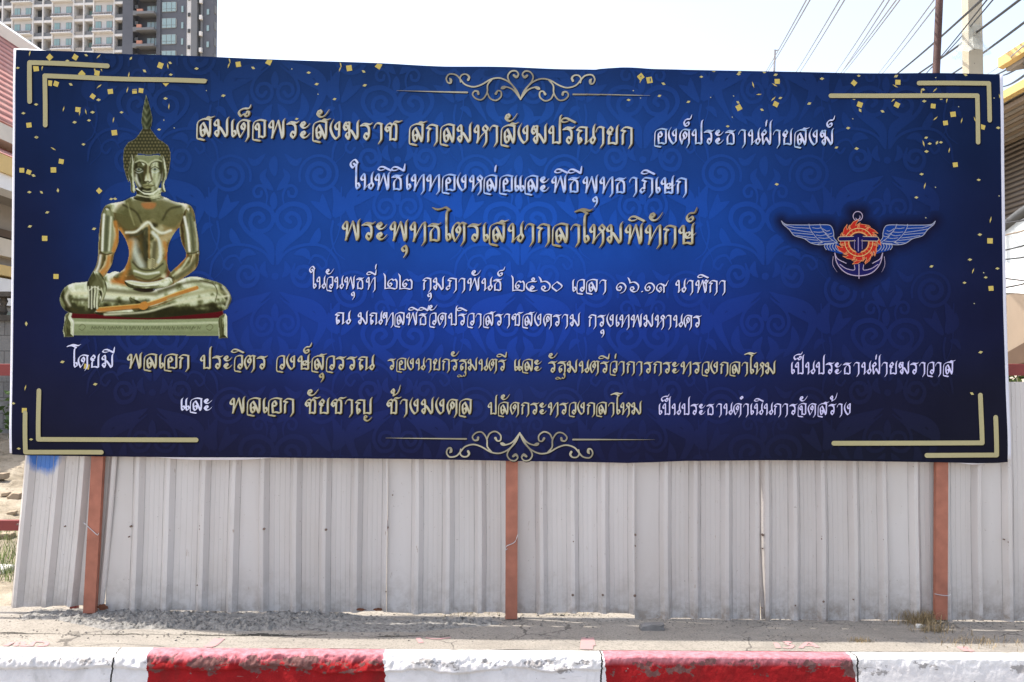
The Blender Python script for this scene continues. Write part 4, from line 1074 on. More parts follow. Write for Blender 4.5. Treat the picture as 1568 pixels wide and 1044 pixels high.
# ---- scroll ornaments
def orn(x, y): return (600+x/3.92, 90+(y+(x-772)*.0095)/3.92)
ORN = ["772,245 748,190 708,142 696,108 714,80 744,76 760,95 748,112:1.7 732,102:1.5", "770,240 722,160 660,122 600,125 540,158 490,172 440,158 410,125 385,100 345,95 327,120 335,145 352,148:1.4 354,130:1.8 346,120:.6",
       "413,142 410,115 425,98 450,98 464,114:1.4 458,130:1.6", "600,128 575,160 572,205 545,245 510,245 485,220 495,198 515,200:1.4 519,214:1.6", "572,205 590,240 625,252 655,230 655,200 636,195 624,212:1.7", "770,240 730,190 690,172 668,176:2.2 656,182:.7"]
for flip in (0, 1):
    items = []
    for st in ORN:
        p = smooth_path(parse_stroke(st))
        for sgn in (1, -1):
            x = 772+(p[:, 0]-772)*sgn
            if not flip: X = 600+x/3.92; Yp = 90+(p[:, 1]+(x-772)*.0095)/3.92
            else: X = 795.8+(x-772)/3.92*.985; Yp = 662.4+(245-p[:, 1])/3.92*.985+(x-772)*.002
            items.append(('l', np.stack([X, Yp, p[:, 2]], -1), 2.3))
    ends = [((601, 138.4, .15), (715.4, 141.6, 1.1)), ((877.6, 144.9, 1.1), (995, 147, .15))] if not flip else [((591, 670.3, .15), (714, 671.7, 1.1)), ((877.4, 672.8, 1.1), (1003.5, 673.2, .15))]
    items += [('l', np.array([[a[k]+(b[k]-a[k])*i/14 for k in range(3)] for i in range(15)]), 2.4) for a, b in ends]
    pl = px_field(items, cell=.55)
    ink = Ink()
    yc = 130 if not flip else 685
    def cfun(A, yc=yc): return np.array([178, 170, 146])+np.array([26, 26, 22])*np.sin(A[:, 0:1]/23+A[:, 1:2]/9)
    ink.polys(pl, .0036, cfun)
    ink.polys(pl, .0028, lambda A: bg_color(A[:, 0], A[:, 1])*.5, lambda A: A+np.array([1.2, 1.3]))
    ink.build('scroll_ornament', banner)

# ---- lettering
BR = 1.0
GOLD1 = [(-30, (176, 156, 112)), (0, (206, 196, 158)), (45, (212, 203, 172)), (90, (204, 194, 160)), (120, (178, 164, 124)), (190, (206, 196, 164))]
GOLD2 = [(-60, (196, 182, 140)), (-20, (170, 148, 96)), (5, (186, 168, 116)), (35, (208, 198, 160)), (75, (206, 196, 160)), (92, (160, 144, 106)), (120, (196, 184, 146)), (170, (150, 134, 98)), (190, (140, 122, 88))]
GOLD3 = [(-30, (176, 160, 112)), (10, (198, 184, 138)), (60, (204, 194, 156)), (100, (188, 174, 130)), (190, (200, 188, 148))]
WHITE1 = [(-30, (186, 200, 222)), (2, (160, 184, 212)), (30, (216, 216, 248)), (70, (214, 214, 246)), (95, (150, 176, 206)), (115, (186, 194, 226)), (190, (214, 216, 248))]
WHITE2 = [(-60, (214, 214, 248)), (190, (216, 216, 250))]
WHITE3 = [(-60, (206, 200, 240)), (190, (208, 204, 242))]
TXT = [  # words, x0, x1, baseline at each end, letter height, ink, shadow colour, bevel colour
 ("สมเด็จพระสังฆราช", 300.8, 610, 208.6, 215.4, 27, GOLD1, (126, 108, 72)), ("สกลมหาสังฆปริณายก", 626.3, 967.4, 217, 221.8, 27.2, GOLD1, (120, 102, 66)),
 ("องค์ประธานฝ่ายสงฆ์", 1001.5, 1275, 221, 222, 23, WHITE1, None), ("ในพิธีเททองหล่อและพิธีพุทธาภิเษก", 543.6, 1050.6, 290, 297, 24.4, WHITE1, (96, 104, 140)),
 ("พระพุทธไตรเสนากลาโหมพิทักษ์", 524, 1062, 367.4, 374, 28.8, GOLD2, (104, 88, 58)),
 ("ในวันพุธที่", 479.2, 575.2, 441.8, 442.8, 18.2, WHITE2, None), ("๒๒", 587.7, 630.5, 442.6, 443.4, 17.4, WHITE2, None), ("กุมภาพันธ์", 647.4, 770, 443.8, 445, 18.6, WHITE2, None),
 ("๒๕๖๐", 783, 859.4, 445.6, 446.4, 17.4, WHITE2, None), ("เวลา", 875.9, 928.5, 446.4, 446.8, 18.6, WHITE2, None), ("๑๖.๑๙", 943.3, 1022.3, 447.2, 447.6, 17.4, WHITE2, None), ("นาฬิกา", 1034, 1110.8, 447.6, 448, 18.8, WHITE2, None),
 ("ณ", 513.4, 534.7, 496.3, 496.4, 18.4, WHITE2, None), ("มณฑลพิธีวัดปริวาสราชสงคราม", 548.5, 887.7, 496.6, 499.6, 18.4, WHITE2, None), ("กรุงเทพมหานคร", 901, 1072.6, 499.8, 501, 18.4, WHITE2, None),
 ("โดยมี", 112.4, 174, 562.5, 563, 19.4, WHITE2, 0), ("พลเอก", 194.8, 289.2, 563.4, 564.2, 21.6, GOLD3, (120, 104, 62)), ("ประวิตร", 306.5, 407.8, 564.4, 565.2, 21, GOLD3, (120, 104, 62)),
 ("วงษ์สุวรรณ", 423.2, 570.6, 565.3, 566.4, 21, GOLD3, (120, 104, 62)), ("รองนายกรัฐมนตรี", 594.6, 774, 566, 567.6, 17.6, GOLD3, (110, 94, 60)), ("และ", 787.2, 829, 567.6, 568, 17.6, GOLD3, (110, 94, 60)),
 ("รัฐมนตรีว่าการกระทรวงกลาโหม", 840, 1187, 570.2, 572.6, 18, GOLD3, (110, 94, 60)), ("เป็นประธานฝ่ายฆราวาส", 1211, 1460, 572.6, 572.8, 18.3, WHITE3, 0),
 ("และ", 277, 325, 628.4, 628.8, 19, WHITE2, 0), ("พลเอก", 351.7, 449.8, 632, 632.4, 22.8, GOLD3, (120, 104, 62)), ("ชัยชาญ", 467.6, 567.8, 633.2, 633.6, 22.6, GOLD3, (120, 104, 62)),
 ("ช้างมงคล", 592.8, 721.9, 633.4, 633.6, 22.6, GOLD3, (120, 104, 62)), ("ปลัดกระทรวงกลาโหม", 747, 982, 634, 634.4, 18.3, GOLD3, (110, 94, 60)), ("เป็นประธานดำเนินการจัดสร้าง", 1008.6, 1303, 635, 635, 17.2, WHITE3, 0)]
def write(words, x0, x1, y0, y1, xh, stops, bevel):
    lay, W = layout(words); sx = (x1-x0)/W; sy = xh/100
    ink = Ink(); z = [q[0] for q in stops]
    def face(A): return np.minimum(np.stack([np.interp(A[:, 1], z, [q[1][k] for q in stops]) for k in range(3)], -1)*(np.array([1.03, 1.06, 1.15]) if bevel or stops is GOLD3 else np.array([1.06, 1.06, 1.06]))+3, 255)
    for n, (kind, ch, gx, dy) in enumerate(lay):
        polys = GLC if kind == 'c' else glyph_polys(kind, ch)
        ex = gx+W*.0
        def T(A, gx=gx, dy=dy, ddx=0, ddy=0): 
            x = x0+(A[:, 0]+gx)*sx; return np.stack([x+ddx, y0+(y1-y0)*(x-x0)/(x1-x0)-(A[:, 1]+dy)*sy+ddy], -1)
        o = .0003*(n % 2)
        k = xh/25
        ink.polys(polys, .0045+o, face, T)
        if bevel:
            ink.polys(polys, .0038+o, bevel, lambda A, T=T: T(A, ddx=1.1*k, ddy=.5*k))
        if bevel != 0:
            ink.polys(polys, .0030+o, lambda A, T=T: bg_color(*T(A).T)*np.array([.34, .28, .26])+4, lambda A, T=T: T(A, ddx=(2.7 if bevel else 1.9)*k, ddy=(2.0 if bevel else 1.6)*k))
    return ink.build('lettering', banner)
for a in TXT: write(*a)

# ---- picture of the seated statue
def picture(name, px, py, col, inside, off):
    n = px.shape
    keep = inside[:-1, :-1] & inside[1:, :-1] & inside[1:, 1:] & inside[:-1, 1:]
    idx = np.arange(px.size).reshape(n)
    fq = np.stack([idx[:-1, :-1], idx[1:, :-1], idx[1:, 1:], idx[:-1, 1:]], -1)[keep]
    used, inv = np.unique(fq, return_inverse=True)
    V = on_banner(px, py, off).reshape(-1, 3)[used]
    return ink_mesh(name, V, inv.reshape(-1, 4).tolist(), col.reshape(-1, 3)[used], banner)
sx_, sy_, scol, sd_ = statue_picture(2.1)
PXs, PYs = np.meshgrid(70+sx_/2.546, 120+sy_/2.546)
picture('statue_picture', PXs, PYs, scol*np.array([.97, .965, .89]), sd_ < 0, .0034)

# ---- the winged emblem
def em(x, y): return (1170+x/5.407, 300+y/5.407)
def ems(s):
    p = smooth_path(parse_stroke(s)); p[:, 0] = 1170+p[:, 0]/5.407; p[:, 1] = 300+p[:, 1]/5.407; return p
def mirp(p):
    q = p.copy(); q[:, 0] = 2*(1170+782/5.407)-q[:, 0]; return q
wing_s = "143,207 165,228 205,238 360,240 520,238 560,256 576,300 580,345 606,378* 592,386 545,398 480,402 440,402 385,388 330,352 250,328 215,287 190,262 158,236 143,207"
low_s = "498,394 605,388 622,400 614,425 640,450 672,468* 640,478 590,466 520,446 505,420 498,394"
wing = ems(wing_s)[:, :2]; low = ems(low_s)[:, :2]
# dark printed glow round the emblem
gx, gy = np.meshgrid(np.arange(1176, 1452, 1.5), np.arange(304, 456, 1.5))
core = [('p', wing), ('p', low), ('p', mirp(wing)), ('p', mirp(low)), ('p', np.array([em(785+175*math.cos(a), 380+175*math.sin(a)) for a in np.linspace(0, 6.2, 24)])), ('p', np.array([em(*q) for q in ((735, 130), (820, 130), (820, 220), (735, 220))])),
        ('p', np.array([em(*q) for q in ((570, 460), (1000, 460), (960, 620), (800, 700), (620, 620))]))]
gd = np.full(gx.shape, 1e3)
for k, p in core: gd = np.minimum(gd, sd_poly(gx, gy, p))
aa = (np.clip(1-gd/18.0, 0, 1)**1.2)[..., None]*.92
picture('emblem_glow', gx, gy, bg_color(gx, gy)*(1-aa)+np.array([24, 22, 44])*aa, gd < 17.8, .0022)
emb = Ink()
BLUE, CREAM, NAVY, VIO = (26, 64, 142), (164, 166, 184), (30, 28, 86), (150, 136, 176)
emb.polys(px_field([('p', p, 0) for p in (wing, low, mirp(wing), mirp(low))], .5), .0030, BLUE)
wl_ = [(wing_s, 9)]+[(q, 7) for q in ("246,262 320,264 382,268", "168,238 250,262", "228,304 330,312 402,318", "195,270 300,288 392,300", "268,326 350,338 424,346", "332,352 400,362 446,366", "388,388 440,384 474,382", "440,400 480,384", "372,232 378,262 398,300 440,350 486,386", "462,232 474,264 500,300 540,345 590,380", "400,262 440,268 470,264", "410,296 450,300 492,296", "432,322 470,328 514,318", "452,345 500,350 540,344", "486,270 520,290 544,284", "505,302 530,316 560,308", "516,320 550,336 574,328", "470,372 520,376 566,370")]
wl_ += [(q, 8) for q in ("506,396 500,420 516,444", "530,394 522,420 538,446", "554,392 545,420 562,450", "578,392 568,420 588,452", "600,390 592,425 622,456 670,468", "500,394 560,390 610,388")]
items = []
for q, w in wl_:
    p = ems(q); items += [('l', p, w*.72/5.407), ('l', mirp(p), w*.72/5.407)]
emb.polys(px_field(items, .4), .0038, CREAM)
# flames, ring, beads
fl, fo = [], []
cx, cy = em(785, 382); R = 1/5.407
for k in range(15):
    a = 2*math.pi*k/11-.2; rr = 176+12*((k*7) % 3-1)
    pts = []
    for (r, da) in ((104, -.30), (128, -.30), (152, -.16), (rr*.94, .10), (rr, .34), (154, .20), (140, .16), (162, .42), (142, .30), (128, .26), (138, .40), (104, .32)):
        pts.append((cx+r*R*math.cos(a+da), cy+r*R*math.sin(a+da)))
    fl.append(('p', pts, 0)); pp = np.array(pts+[pts[0]]); fo.append(('l', pp, .9))
def circ(r, n=48, x=cx, y=cy): return np.array([(x+r*R*math.cos(2*math.pi*k/n), y+r*R*math.sin(2*math.pi*k/n)) for k in range(n+1)])
emb.polys(px_field(fl, .4), .0042, (196, 48, 38)); emb.polys(px_field(fo, .35), .0047, (222, 140, 92))
emb.polys(px_field([('p', circ(116), 0)], .4), .0052, (214, 110, 60))
emb.polys(px_field([('l', circ(116), 1.0), ('l', circ(84), .9)], .4), .0058, (232, 196, 130))
emb.polys(px_field([('p', circ(12, 10, cx+102*R*math.cos(2*math.pi*k/22), cy+102*R*math.sin(2*math.pi*k/22)), 0) for k in range(22)], .35), .0060, (194, 52, 40))
emb.polys(px_field([('p', circ(76), 0)], .4), .0062, (34, 30, 66))
# anchor
st = [("625,355 780,352 935,355", 34)]
emb.polys(px_field([('l', ems("630,355 780,352 932,355"), 42*R), ('l', circ(20, 16, *em(632, 356)), 4*R), ('l', circ(20, 16, *em(930, 356)), 4*R)], .4), .0066, (206, 178, 150))
emb.polys(px_field([('l', ems("630,355 780,352 932,355"), 30*R), ('l', ems("745,345 780,330 815,345"), 22*R), ('l', ems("782,350 782,450"), 46*R)], .4), .0072, NAVY)
emb.polys(px_field([('l', ems(q), w*R) for q, w in (("780,345 780,455", 8), ("748,360 748,440", 5), ("812,360 812,440", 5))], .35), .0077, VIO)
anch = [("586,472 600,545 640,605 700,645 786,660 872,645 930,605 968,545 984,472", 8), ("586,472 610,520 680,556", 7), ("984,472 962,520 900,556", 7), ("628,565 680,600 748,612 748,570", 6), ("946,565 890,600 826,612 826,570", 6), ("787,565 787,682", 7), ("572,500 570,570 606,630:.4", 4), ("998,500 1002,570 976,630:.4", 4)]
emb.polys(px_field([('p', ems("586,472 600,545 640,605 700,645 786,660 872,645 930,605 968,545 984,472* 940,535 890,590 826,600 826,556* 748,556* 748,600 680,590 620,535 586,472")[:, :2], 0)], .45), .0030, (36, 34, 92))
emb.polys(px_field([('l', ems(q), w*R) for q, w in anch]+[('l', circ(39, 30, *em(778, 166)), 7*R), ('l', ems("760,180:.4 768,192 782,194 796,180 794,160:.3"), 8*R)], .35), .0038, (186, 168, 190))
emb.build('emblem', banner)
# ---------------------------------------------------------------- far apartment tower
M_twhite = plain('tower_white_render', (.60, .58, .57), .85, var=.06, scale=.3)
M_tled = plain('tower_pale_ledge', (.70, .68, .66), .85, var=.05)
M_tgrey = plain('tower_grey_render', (.118, .124, .145), .85, var=.10, scale=.25)
M_tgrey2 = plain('tower_mid_grey_render', (.185, .19, .20), .85, var=.08, scale=.25)
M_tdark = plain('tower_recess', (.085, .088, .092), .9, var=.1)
M_ttan = plain('tower_tan_wall', (.36, .33, .30), .9, var=.08)
M_rail = plain('balcony_rail', (.33, .32, .34), .6, var=.35, scale=1.6)
M_glassg = NT('green_tinted_glass', .12, spec=.8); M_glassg.color((.22, .34, .33)); M_glassg = M_glassg.m
M_glassb = NT('blue_tinted_glass', .1, spec=.9); M_glassb.color((.26, .36, .36)); M_glassb = M_glassb.m
M_frame = plain('window_frame_grey', (.26, .25, .24), .6)
M_orange = plain('faded_orange_cloth', (.50, .24, .17), .9, var=.15)

TY = 176.0                                     # depth of the facade at its left end
TC = math.cos(math.radians(5.5)); TS = math.sin(math.radians(5.5))
tower_org = at(0, 105, TY)
SC = (TY+CAM_D)/F_PX                           # metres per photograph pixel on the facade
tower = thing('apartment_building', 'tall condominium tower, white balconied half beside a dark grey half, far behind the banner', 'building', (tower_org.x, TY, 0))
TM = Matrix.Translation((tower_org.x, TY, 0)) @ Matrix.Rotation(-math.radians(5.5), 4, 'Z')
def fx(px):
    """distance along the turned facade of the point that stands at photo column px"""
    k = (px-784)/F_PX; return (k*(TY+CAM_D+2.0)-tower_org.x)/(TC+k*TS)
def tw(px0, px1, z0, z1, d0, d1, mat, name=None, par=None, mb=None):
    """box on the facade: px range of the photo, heights in metres, depth d (0 = facade plane, + is towards the camera)"""
    own = mb is None
    if own: mb = MB()
    mb.box((fx(px0), -d1, z0), (fx(px1), -d0, z1), 0, TM)
    if own: return mb.build(name, mat, par or tower)
def th(py): return CAM_H+(567-py)*SC           # height on the facade
FLOOR = 24.9*SC
zb, ztop = -.3, th(-60)
# bodies: recessed core behind the balconies, piers and spandrels in front
tw(-260, 190, zb, ztop, -9, -1.6, M_ttan, 'wall')
tw(205, 325, zb, ztop, -2.4, -1.3, M_tgrey, 'wall')
tw(190, 206, zb, ztop, -8, .5, M_tgrey, 'pillar')
tw(241, 247, zb, ztop, -1.3, .3, M_tgrey, 'pillar')
tw(247, 286, zb, ztop, -1.3, .0, M_tgrey, 'wall'); tw(286, 294, zb, ztop, -1.3, -.1, M_tled, 'pillar')
tw(294, 303, zb, ztop, -1.3, .3, M_tgrey2, 'pillar'); tw(303, 307, zb, ztop, -1.3, -.5, M_tdark, 'pillar'); tw(307, 310, zb, ztop, -1.3, -.2, M_tgrey2, 'pillar')
tw(310, 326, zb, ztop, -1.3, -.4, M_tgrey, 'wall')
BAYS = [(-58, -28), (21, 51), (82, 113), (145, 175)]
SLOTS = [(-90, -75, 0), (-74, -59, 1), (-27, -12, 0), (-11, 4, 1), (6.5, 19.5, 0), (52.5, 66, 1), (68, 81, 0), (114.5, 128.5, 2), (130.5, 144, 3), (177, 190, 1)]
for a, b in BAYS: tw(a, b, zb, ztop, -1.6, 0, M_twhite, 'wall')
for xq in (-92, -74.5, -59, -28, -11.5, 5, 20, 51.7, 67, 81.5, 113.7, 129.5, 144.5, 175.8):
    tw(xq-.95, xq+.95, zb, ztop, -1.6, .25, M_tled, 'pillar')
rngT = random.Random(12)
for fl in range(-2, 7):
    base = th(8.5)+fl*-FLOOR                    # window head of this floor
    s = lambda py: base-(py-8.5)*SC
    if s(8.5) > ztop-1 or s(30) < 20: continue
    far = fl > 4 or fl < -1
    for a, b in BAYS:
        if b < 0: continue
        for w0 in (a+2.4, b-10.8):
            f = tw(w0-.3, w0+8.6, s(18.6), s(8.2), 0, .10, M_frame, 'window')
            gm = MB(); tw(w0+.15, w0+3.9, s(18.2), s(8.7), .102, .13, None, mb=gm); tw(w0+4.4, w0+8.1, s(18.2), s(8.7), .102, .13, None, mb=gm); gm.build('pane', M_glassg, f)
        tw(a, b, s(26.6), s(25.0), 0, 1.0, M_tled, 'ledge')
        gm = MB()
        tw(a+.4, b-.4, s(22.2), s(21.0), .7, .95, None, mb=gm)
        xq = a+.6
        while xq < b-1.2:
            wv = rngT.uniform(1.2, 3.6); tw(xq, min(xq+wv, b-.6), s(25.0), s(21.4+rngT.uniform(0, .8)), .5, .8, None, mb=gm); xq += wv+rngT.uniform(.5, 1.6)
        gm.build('balcony_rail', M_rail, tower)
    for a, b, kind in SLOTS:
        if b < -20: continue
        tw(a, b, s(32.4), s(28.6), -1.6, .2, M_tled, 'slab')
        if kind == 3: tw(a+1, b-1, s(28.6), s(12), -1.59, -1.3, M_glassg, 'glass_door')
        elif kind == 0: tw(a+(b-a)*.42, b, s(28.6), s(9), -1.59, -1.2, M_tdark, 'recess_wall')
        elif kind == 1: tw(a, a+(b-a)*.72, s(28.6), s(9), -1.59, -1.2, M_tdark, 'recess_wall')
        tw(a+.8, b-.8, s(28.6), s(22.6), -.1, .0, M_tgrey2 if kind != 2 else M_ttan, 'parapet')
    # dark half
    tw(213, 241, s(27.2), s(23.4), -1.3, 1.3, M_tgrey2, 'slab')
    g = tw(222, 240, s(23.4), s(8.6), -1.28, -1.0, M_glassb, 'glass_door')
    gm = MB()
    for xq in (227.6, 233.6): tw(xq, xq+.5, s(23.4), s(8.6), -1.0, -.9, None, mb=gm)
    gm.build('mullion', M_frame, g)
    tw(213.5, 216.5+rngT.uniform(2, 7), s(23.4), s(23.4)+FLOOR*rngT.uniform(.16, .30), .6, 1.0, M_orange, 'balcony_cloth')
    tw(208, 213, s(16), s(10.5), .0, .3, M_tdark, 'vent_opening'); tw(206, 212, s(27), s(20), .0, .6, M_tgrey2, 'duct_box')
    # rounded window of the corner room
    gm = MB(); pts = []
    x0, x1, z0, z1, r = 248.5, 271.5, s(22.6), s(6.8), 3.2
    for k in range(7):
        q = math.pi/2*k/6; pts.append((x1-r+r*math.sin(q), z1-r*SC+r*SC*math.cos(q)))
    for k in range(7):
        q = math.pi/2*k/6; pts.append((x1-r+r*math.cos(q), z0+r*SC-r*SC*math.sin(q)))
    pts += [(x0, z0), (x0, z1)]
    gm.face([TM @ Vector((fx(x), -.09, z)) for x, z in pts][::-1])
    f = gm.build('window', M_frame, tower); gm = MB()
    for u0, u1 in ((.04, .31), (.345, .64), (.675, .97)):
        for v0, v1 in ((.05, .28), (.32, .95)):
            gm.box((fx(x0+(x1-x0)*u0), -.16, z0+(z1-z0)*v0), (fx(x0+(x1-x0)*u1-(1.0 if u1 > .9 else 0)), -.10, z0+(z1-z0)*v1), 0, TM)
    gm.build('pane', M_glassb, f)
    tw(278.5, 281.5, s(23.5), s(14), 0, .15, M_glassb, 'window')
    tw(288, 291.6, s(30), s(24.4), -.1, .05, M_tdark, 'vent_opening')
    tw(306.6, 310.4, s(36), s(29.6), -.2, .4, M_tled, 'slab')
    tw(316, 319.5, s(27.5), s(19), -.4, -.25, M_glassb, 'window')
    tw(325, 327, s(24), s(12), -1.6, -.6, M_tgrey2, 'slab')

# ---------------------------------------------------------------- temple hall with tiled roofs, on the left
t = NT('red_roof_tiles', .75, spec=.3)
x, y, z = t.xyz()
w = t.n('TexWave', wave_type='BANDS', bands_direction='Z'); w.inputs['Scale'].default_value = 2.1; w.inputs['Distortion'].default_value = .4; w.inputs['Detail'].default_value = 1
t.link(t.pos(), w.inputs['Vector'])
c = t.ramp(w.outputs['Fac'], [(.0, (.17, .055, .045)), (.3, (.42, .17, .135)), (1.0, (.50, .22, .18))])
c = t.mix(t.ramp(t.noise(6, 5, .7), [(.45, 0.0), (.7, .4)]), c, (.52, .36, .30))
t.color(c); t.bump(w.outputs['Fac'], .5, .05); M_tile = t.m
M_cream = plain('cream_plaster', (.60, .54, .45), .85, var=.10, scale=1.5)
M_barge = plain('white_roof_edge', (.78, .77, .76), .7, var=.04)
M_yellow = plain('ochre_fascia', (.62, .43, .16), .6, var=.08)
M_soffit = plain('grey_brown_soffit', (.30, .27, .24), .85, var=.1)
M_darkbrown = plain('dark_brown_tone', (.09, .055, .035), .7)
M_darkglass = NT('dark_glass', .15, spec=.7); M_darkglass.color((.05, .085, .08)); M_darkglass = M_darkglass.m
hall = thing('temple_hall', 'temple hall with stepped red tiled roofs and white roof edge, left behind the banner', 'building', (-9, 14, 0))
def prism(pts, y0, y1, name, mat, par):
    """profile in the x-z plane swept along y"""
    mb = MB(); a = [Vector((p[0], y0, p[1])) for p in pts]; b = [Vector((p[0], y1, p[1])) for p in pts]
    mb.face(a); mb.face(b[::-1])
    for k in range(len(pts)):
        q = (k+1) % len(pts); mb.face([a[k], b[k], b[q], a[q]])
    return mb.build(name, mat, par)
prism([(-9.75, 7.92), (-7.92, 5.36), (-8.02, 5.28), (-9.85, 7.84)], 4, 26, 'roof', M_tile, hall)
prism([(-9.85, 7.92), (-9.70, 8.10), (-9.58, 7.98), (-9.72, 7.74)], 3.9, 26, 'roof_edge', M_barge, hall)
prism([(-8.10, 5.40), (-7.86, 5.30), (-7.80, 5.02), (-8.10, 5.02)], 4, 26, 'eave_board', M_cream, hall)
prism([(-8.1, 5.02), (-7.45, 4.66), (-7.5, 4.58), (-8.15, 4.94)], 4, 26, 'roof', M_tile, hall)
prism([(-7.55, 4.66), (-7.38, 4.62), (-7.38, 4.36), (-7.55, 4.36)], 4, 26, 'fascia', M_yellow, hall)
prism([(-7.75, 4.36), (-7.42, 4.36), (-7.42, 4.14), (-7.75, 4.14)], 4, 26, 'beam', M_barge, hall)
prism([(-9.0, 4.20), (-7.75, 4.20), (-7.75, 4.16), (-9.0, 4.16)], 4, 26, 'soffit', M_soffit, hall)
prism([(-10.5, -.3), (-8.2, -.3), (-8.2, 4.16), (-10.5, 4.16)], 4, 26, 'wall', M_soffit, hall)
prism([(-8.199, 3.62), (-8.12, 3.62), (-8.12, 3.74), (-8.199, 3.74)], 4, 26, 'beam', M_darkbrown, hall)
prism([(-8.199, 3.30), (-8.05, 3.30), (-8.05, 3.58), (-8.199, 3.58)], 4, 26, 'cornice', M_cream, hall)
prism([(-8.199, 2.98), (-7.98, 2.98), (-7.98, 3.14), (-8.199, 3.14)], 4, 26, 'cornice', M_yellow, hall)
prism([(-8.199, 2.52), (-8.02, 2.52), (-8.02, 2.94), (-8.199, 2.94)], 4, 26, 'cornice', M_barge, hall)
for yy in (6.4, 9.0, 11.6, 14.2):
    mb = MB(); mb.box((-8.199, yy, 1.2), (-8.10, yy+1.7, 2.5)); f = mb.build('window', M_frame, hall)
    mb = MB(); mb.box((-8.099, yy+.1, 1.3), (-8.06, yy+1.6, 2.42)); mb.build('pane', M_darkglass, f)

# weathered block wall and the planting at its foot
t = NT('grey_blockwork', .95, spec=.2)
br = t.n('TexBrick'); br.inputs['Scale'].default_value = 2.5; br.inputs['Mortar Size'].default_value = .012; br.inputs['Brick Width'].default_value = .98; br.inputs['Row Height'].default_value = .48
br.inputs['Color1'].default_value = (.30, .28, .26, 1); br.inputs['Color2'].default_value = (.23, .215, .20, 1); br.inputs['Mortar'].default_value = (.13, .12, .11, 1)
mp = t.n('Mapping'); mp.inputs['Rotation'].default_value = (math.pi/2, 0, 0); t.link(t.pos(), mp.inputs['Vector']); t.link(mp.outputs[0], br.inputs['Vector'])
c = t.mix(t.ramp(t.noise(2.4, 6, .7, sc=(1, 1, .4)), [(.45, 0.0), (.72, .8)]), br.outputs['Color'], (.08, .075, .07))
t.color(c); t.bump(t.noise(40, 4), .3, .02); M_block = t.m
wall = thing('block_wall', 'grey concrete block wall with a dark carved top course, left behind the fence', 'wall', (-8.5, 6.2, 0))
mb = MB(); mb.box((-16, 6.2, -.3), (-4.6, 6.45, 2.10)); mb.build('blockwork', M_block, wall)
mb = MB(); mb.box((-16, 6.15, 2.10), (-4.55, 6.5, 2.17)); mb.box((-16, 6.15, 2.40), (-4.55, 6.5, 2.46))
for k in range(64):
    xq = -15.9+k*.177; zz = 2.17
    mb.tube([(xq, 6.3, zz), (xq, 6.3, zz+.05), (xq, 6.3, zz+.12), (xq, 6.3, zz+.18), (xq, 6.3, zz+.235)], [.03, .055, .03, .055, .03], 8)
mb.build('coping', plain('blackened_coping', (.10, .085, .07), .9, var=.4, scale=8), wall)

# ---------------------------------------------------------------- foliage
def leaf_mat(name, a, b):
    t = NT(name, .6, spec=.3)
    oi = t.n('Attribute'); oi.attribute_name = 'tone'
    t.color(t.ramp(oi.outputs['Fac'], [(0, a), (1, b)]))
    t.b.inputs['Transmission Weight'].default_value = 0.0
    return t.m
M_leaf = leaf_mat('foliage_green', (.028, .055, .018), (.11, .17, .045))
M_leafy = leaf_mat('foliage_light', (.05, .085, .022), (.20, .25, .07))
M_dry = leaf_mat('dry_grass', (.16, .13, .05), (.42, .34, .17))
M_bark = plain('bark', (.16, .125, .09), .95, var=.3, scale=9, bump=.4)
def leaf_mesh(name, spots, size, mat, parent, seed, aspect=.45, up=.2):
    rng = np.random.default_rng(seed); n = len(spots); S = np.array(spots)
    d = rng.normal(size=(n, 3)); d[:, 2] = d[:, 2]*.6+up; d /= np.linalg.norm(d, axis=1)[:, None]
    e = np.cross(d, rng.normal(size=(n, 3))); e /= np.linalg.norm(e, axis=1)[:, None]
    l = size*rng.uniform(.6, 1.3, (n, 1)); w = l*aspect*.5
    V = np.stack([S, S+d*l*.5+e*w, S+d*l, S+d*l*.5-e*w], 1).reshape(-1, 3)
    F = np.arange(4*n).reshape(-1, 4)
    me = bpy.data.meshes.new(name); me.from_pydata(V.tolist(), [], F.tolist()); me.materials.append(mat)
    a = me.attributes.new('tone', 'FLOAT', 'FACE'); a.data.foreach_set('value', rng.uniform(0, 1, n).astype(np.float32)); me.update()
    o = bpy.data.objects.new(name, me); C.objects.link(o)
    if parent is not None: put(o, parent)
    return o
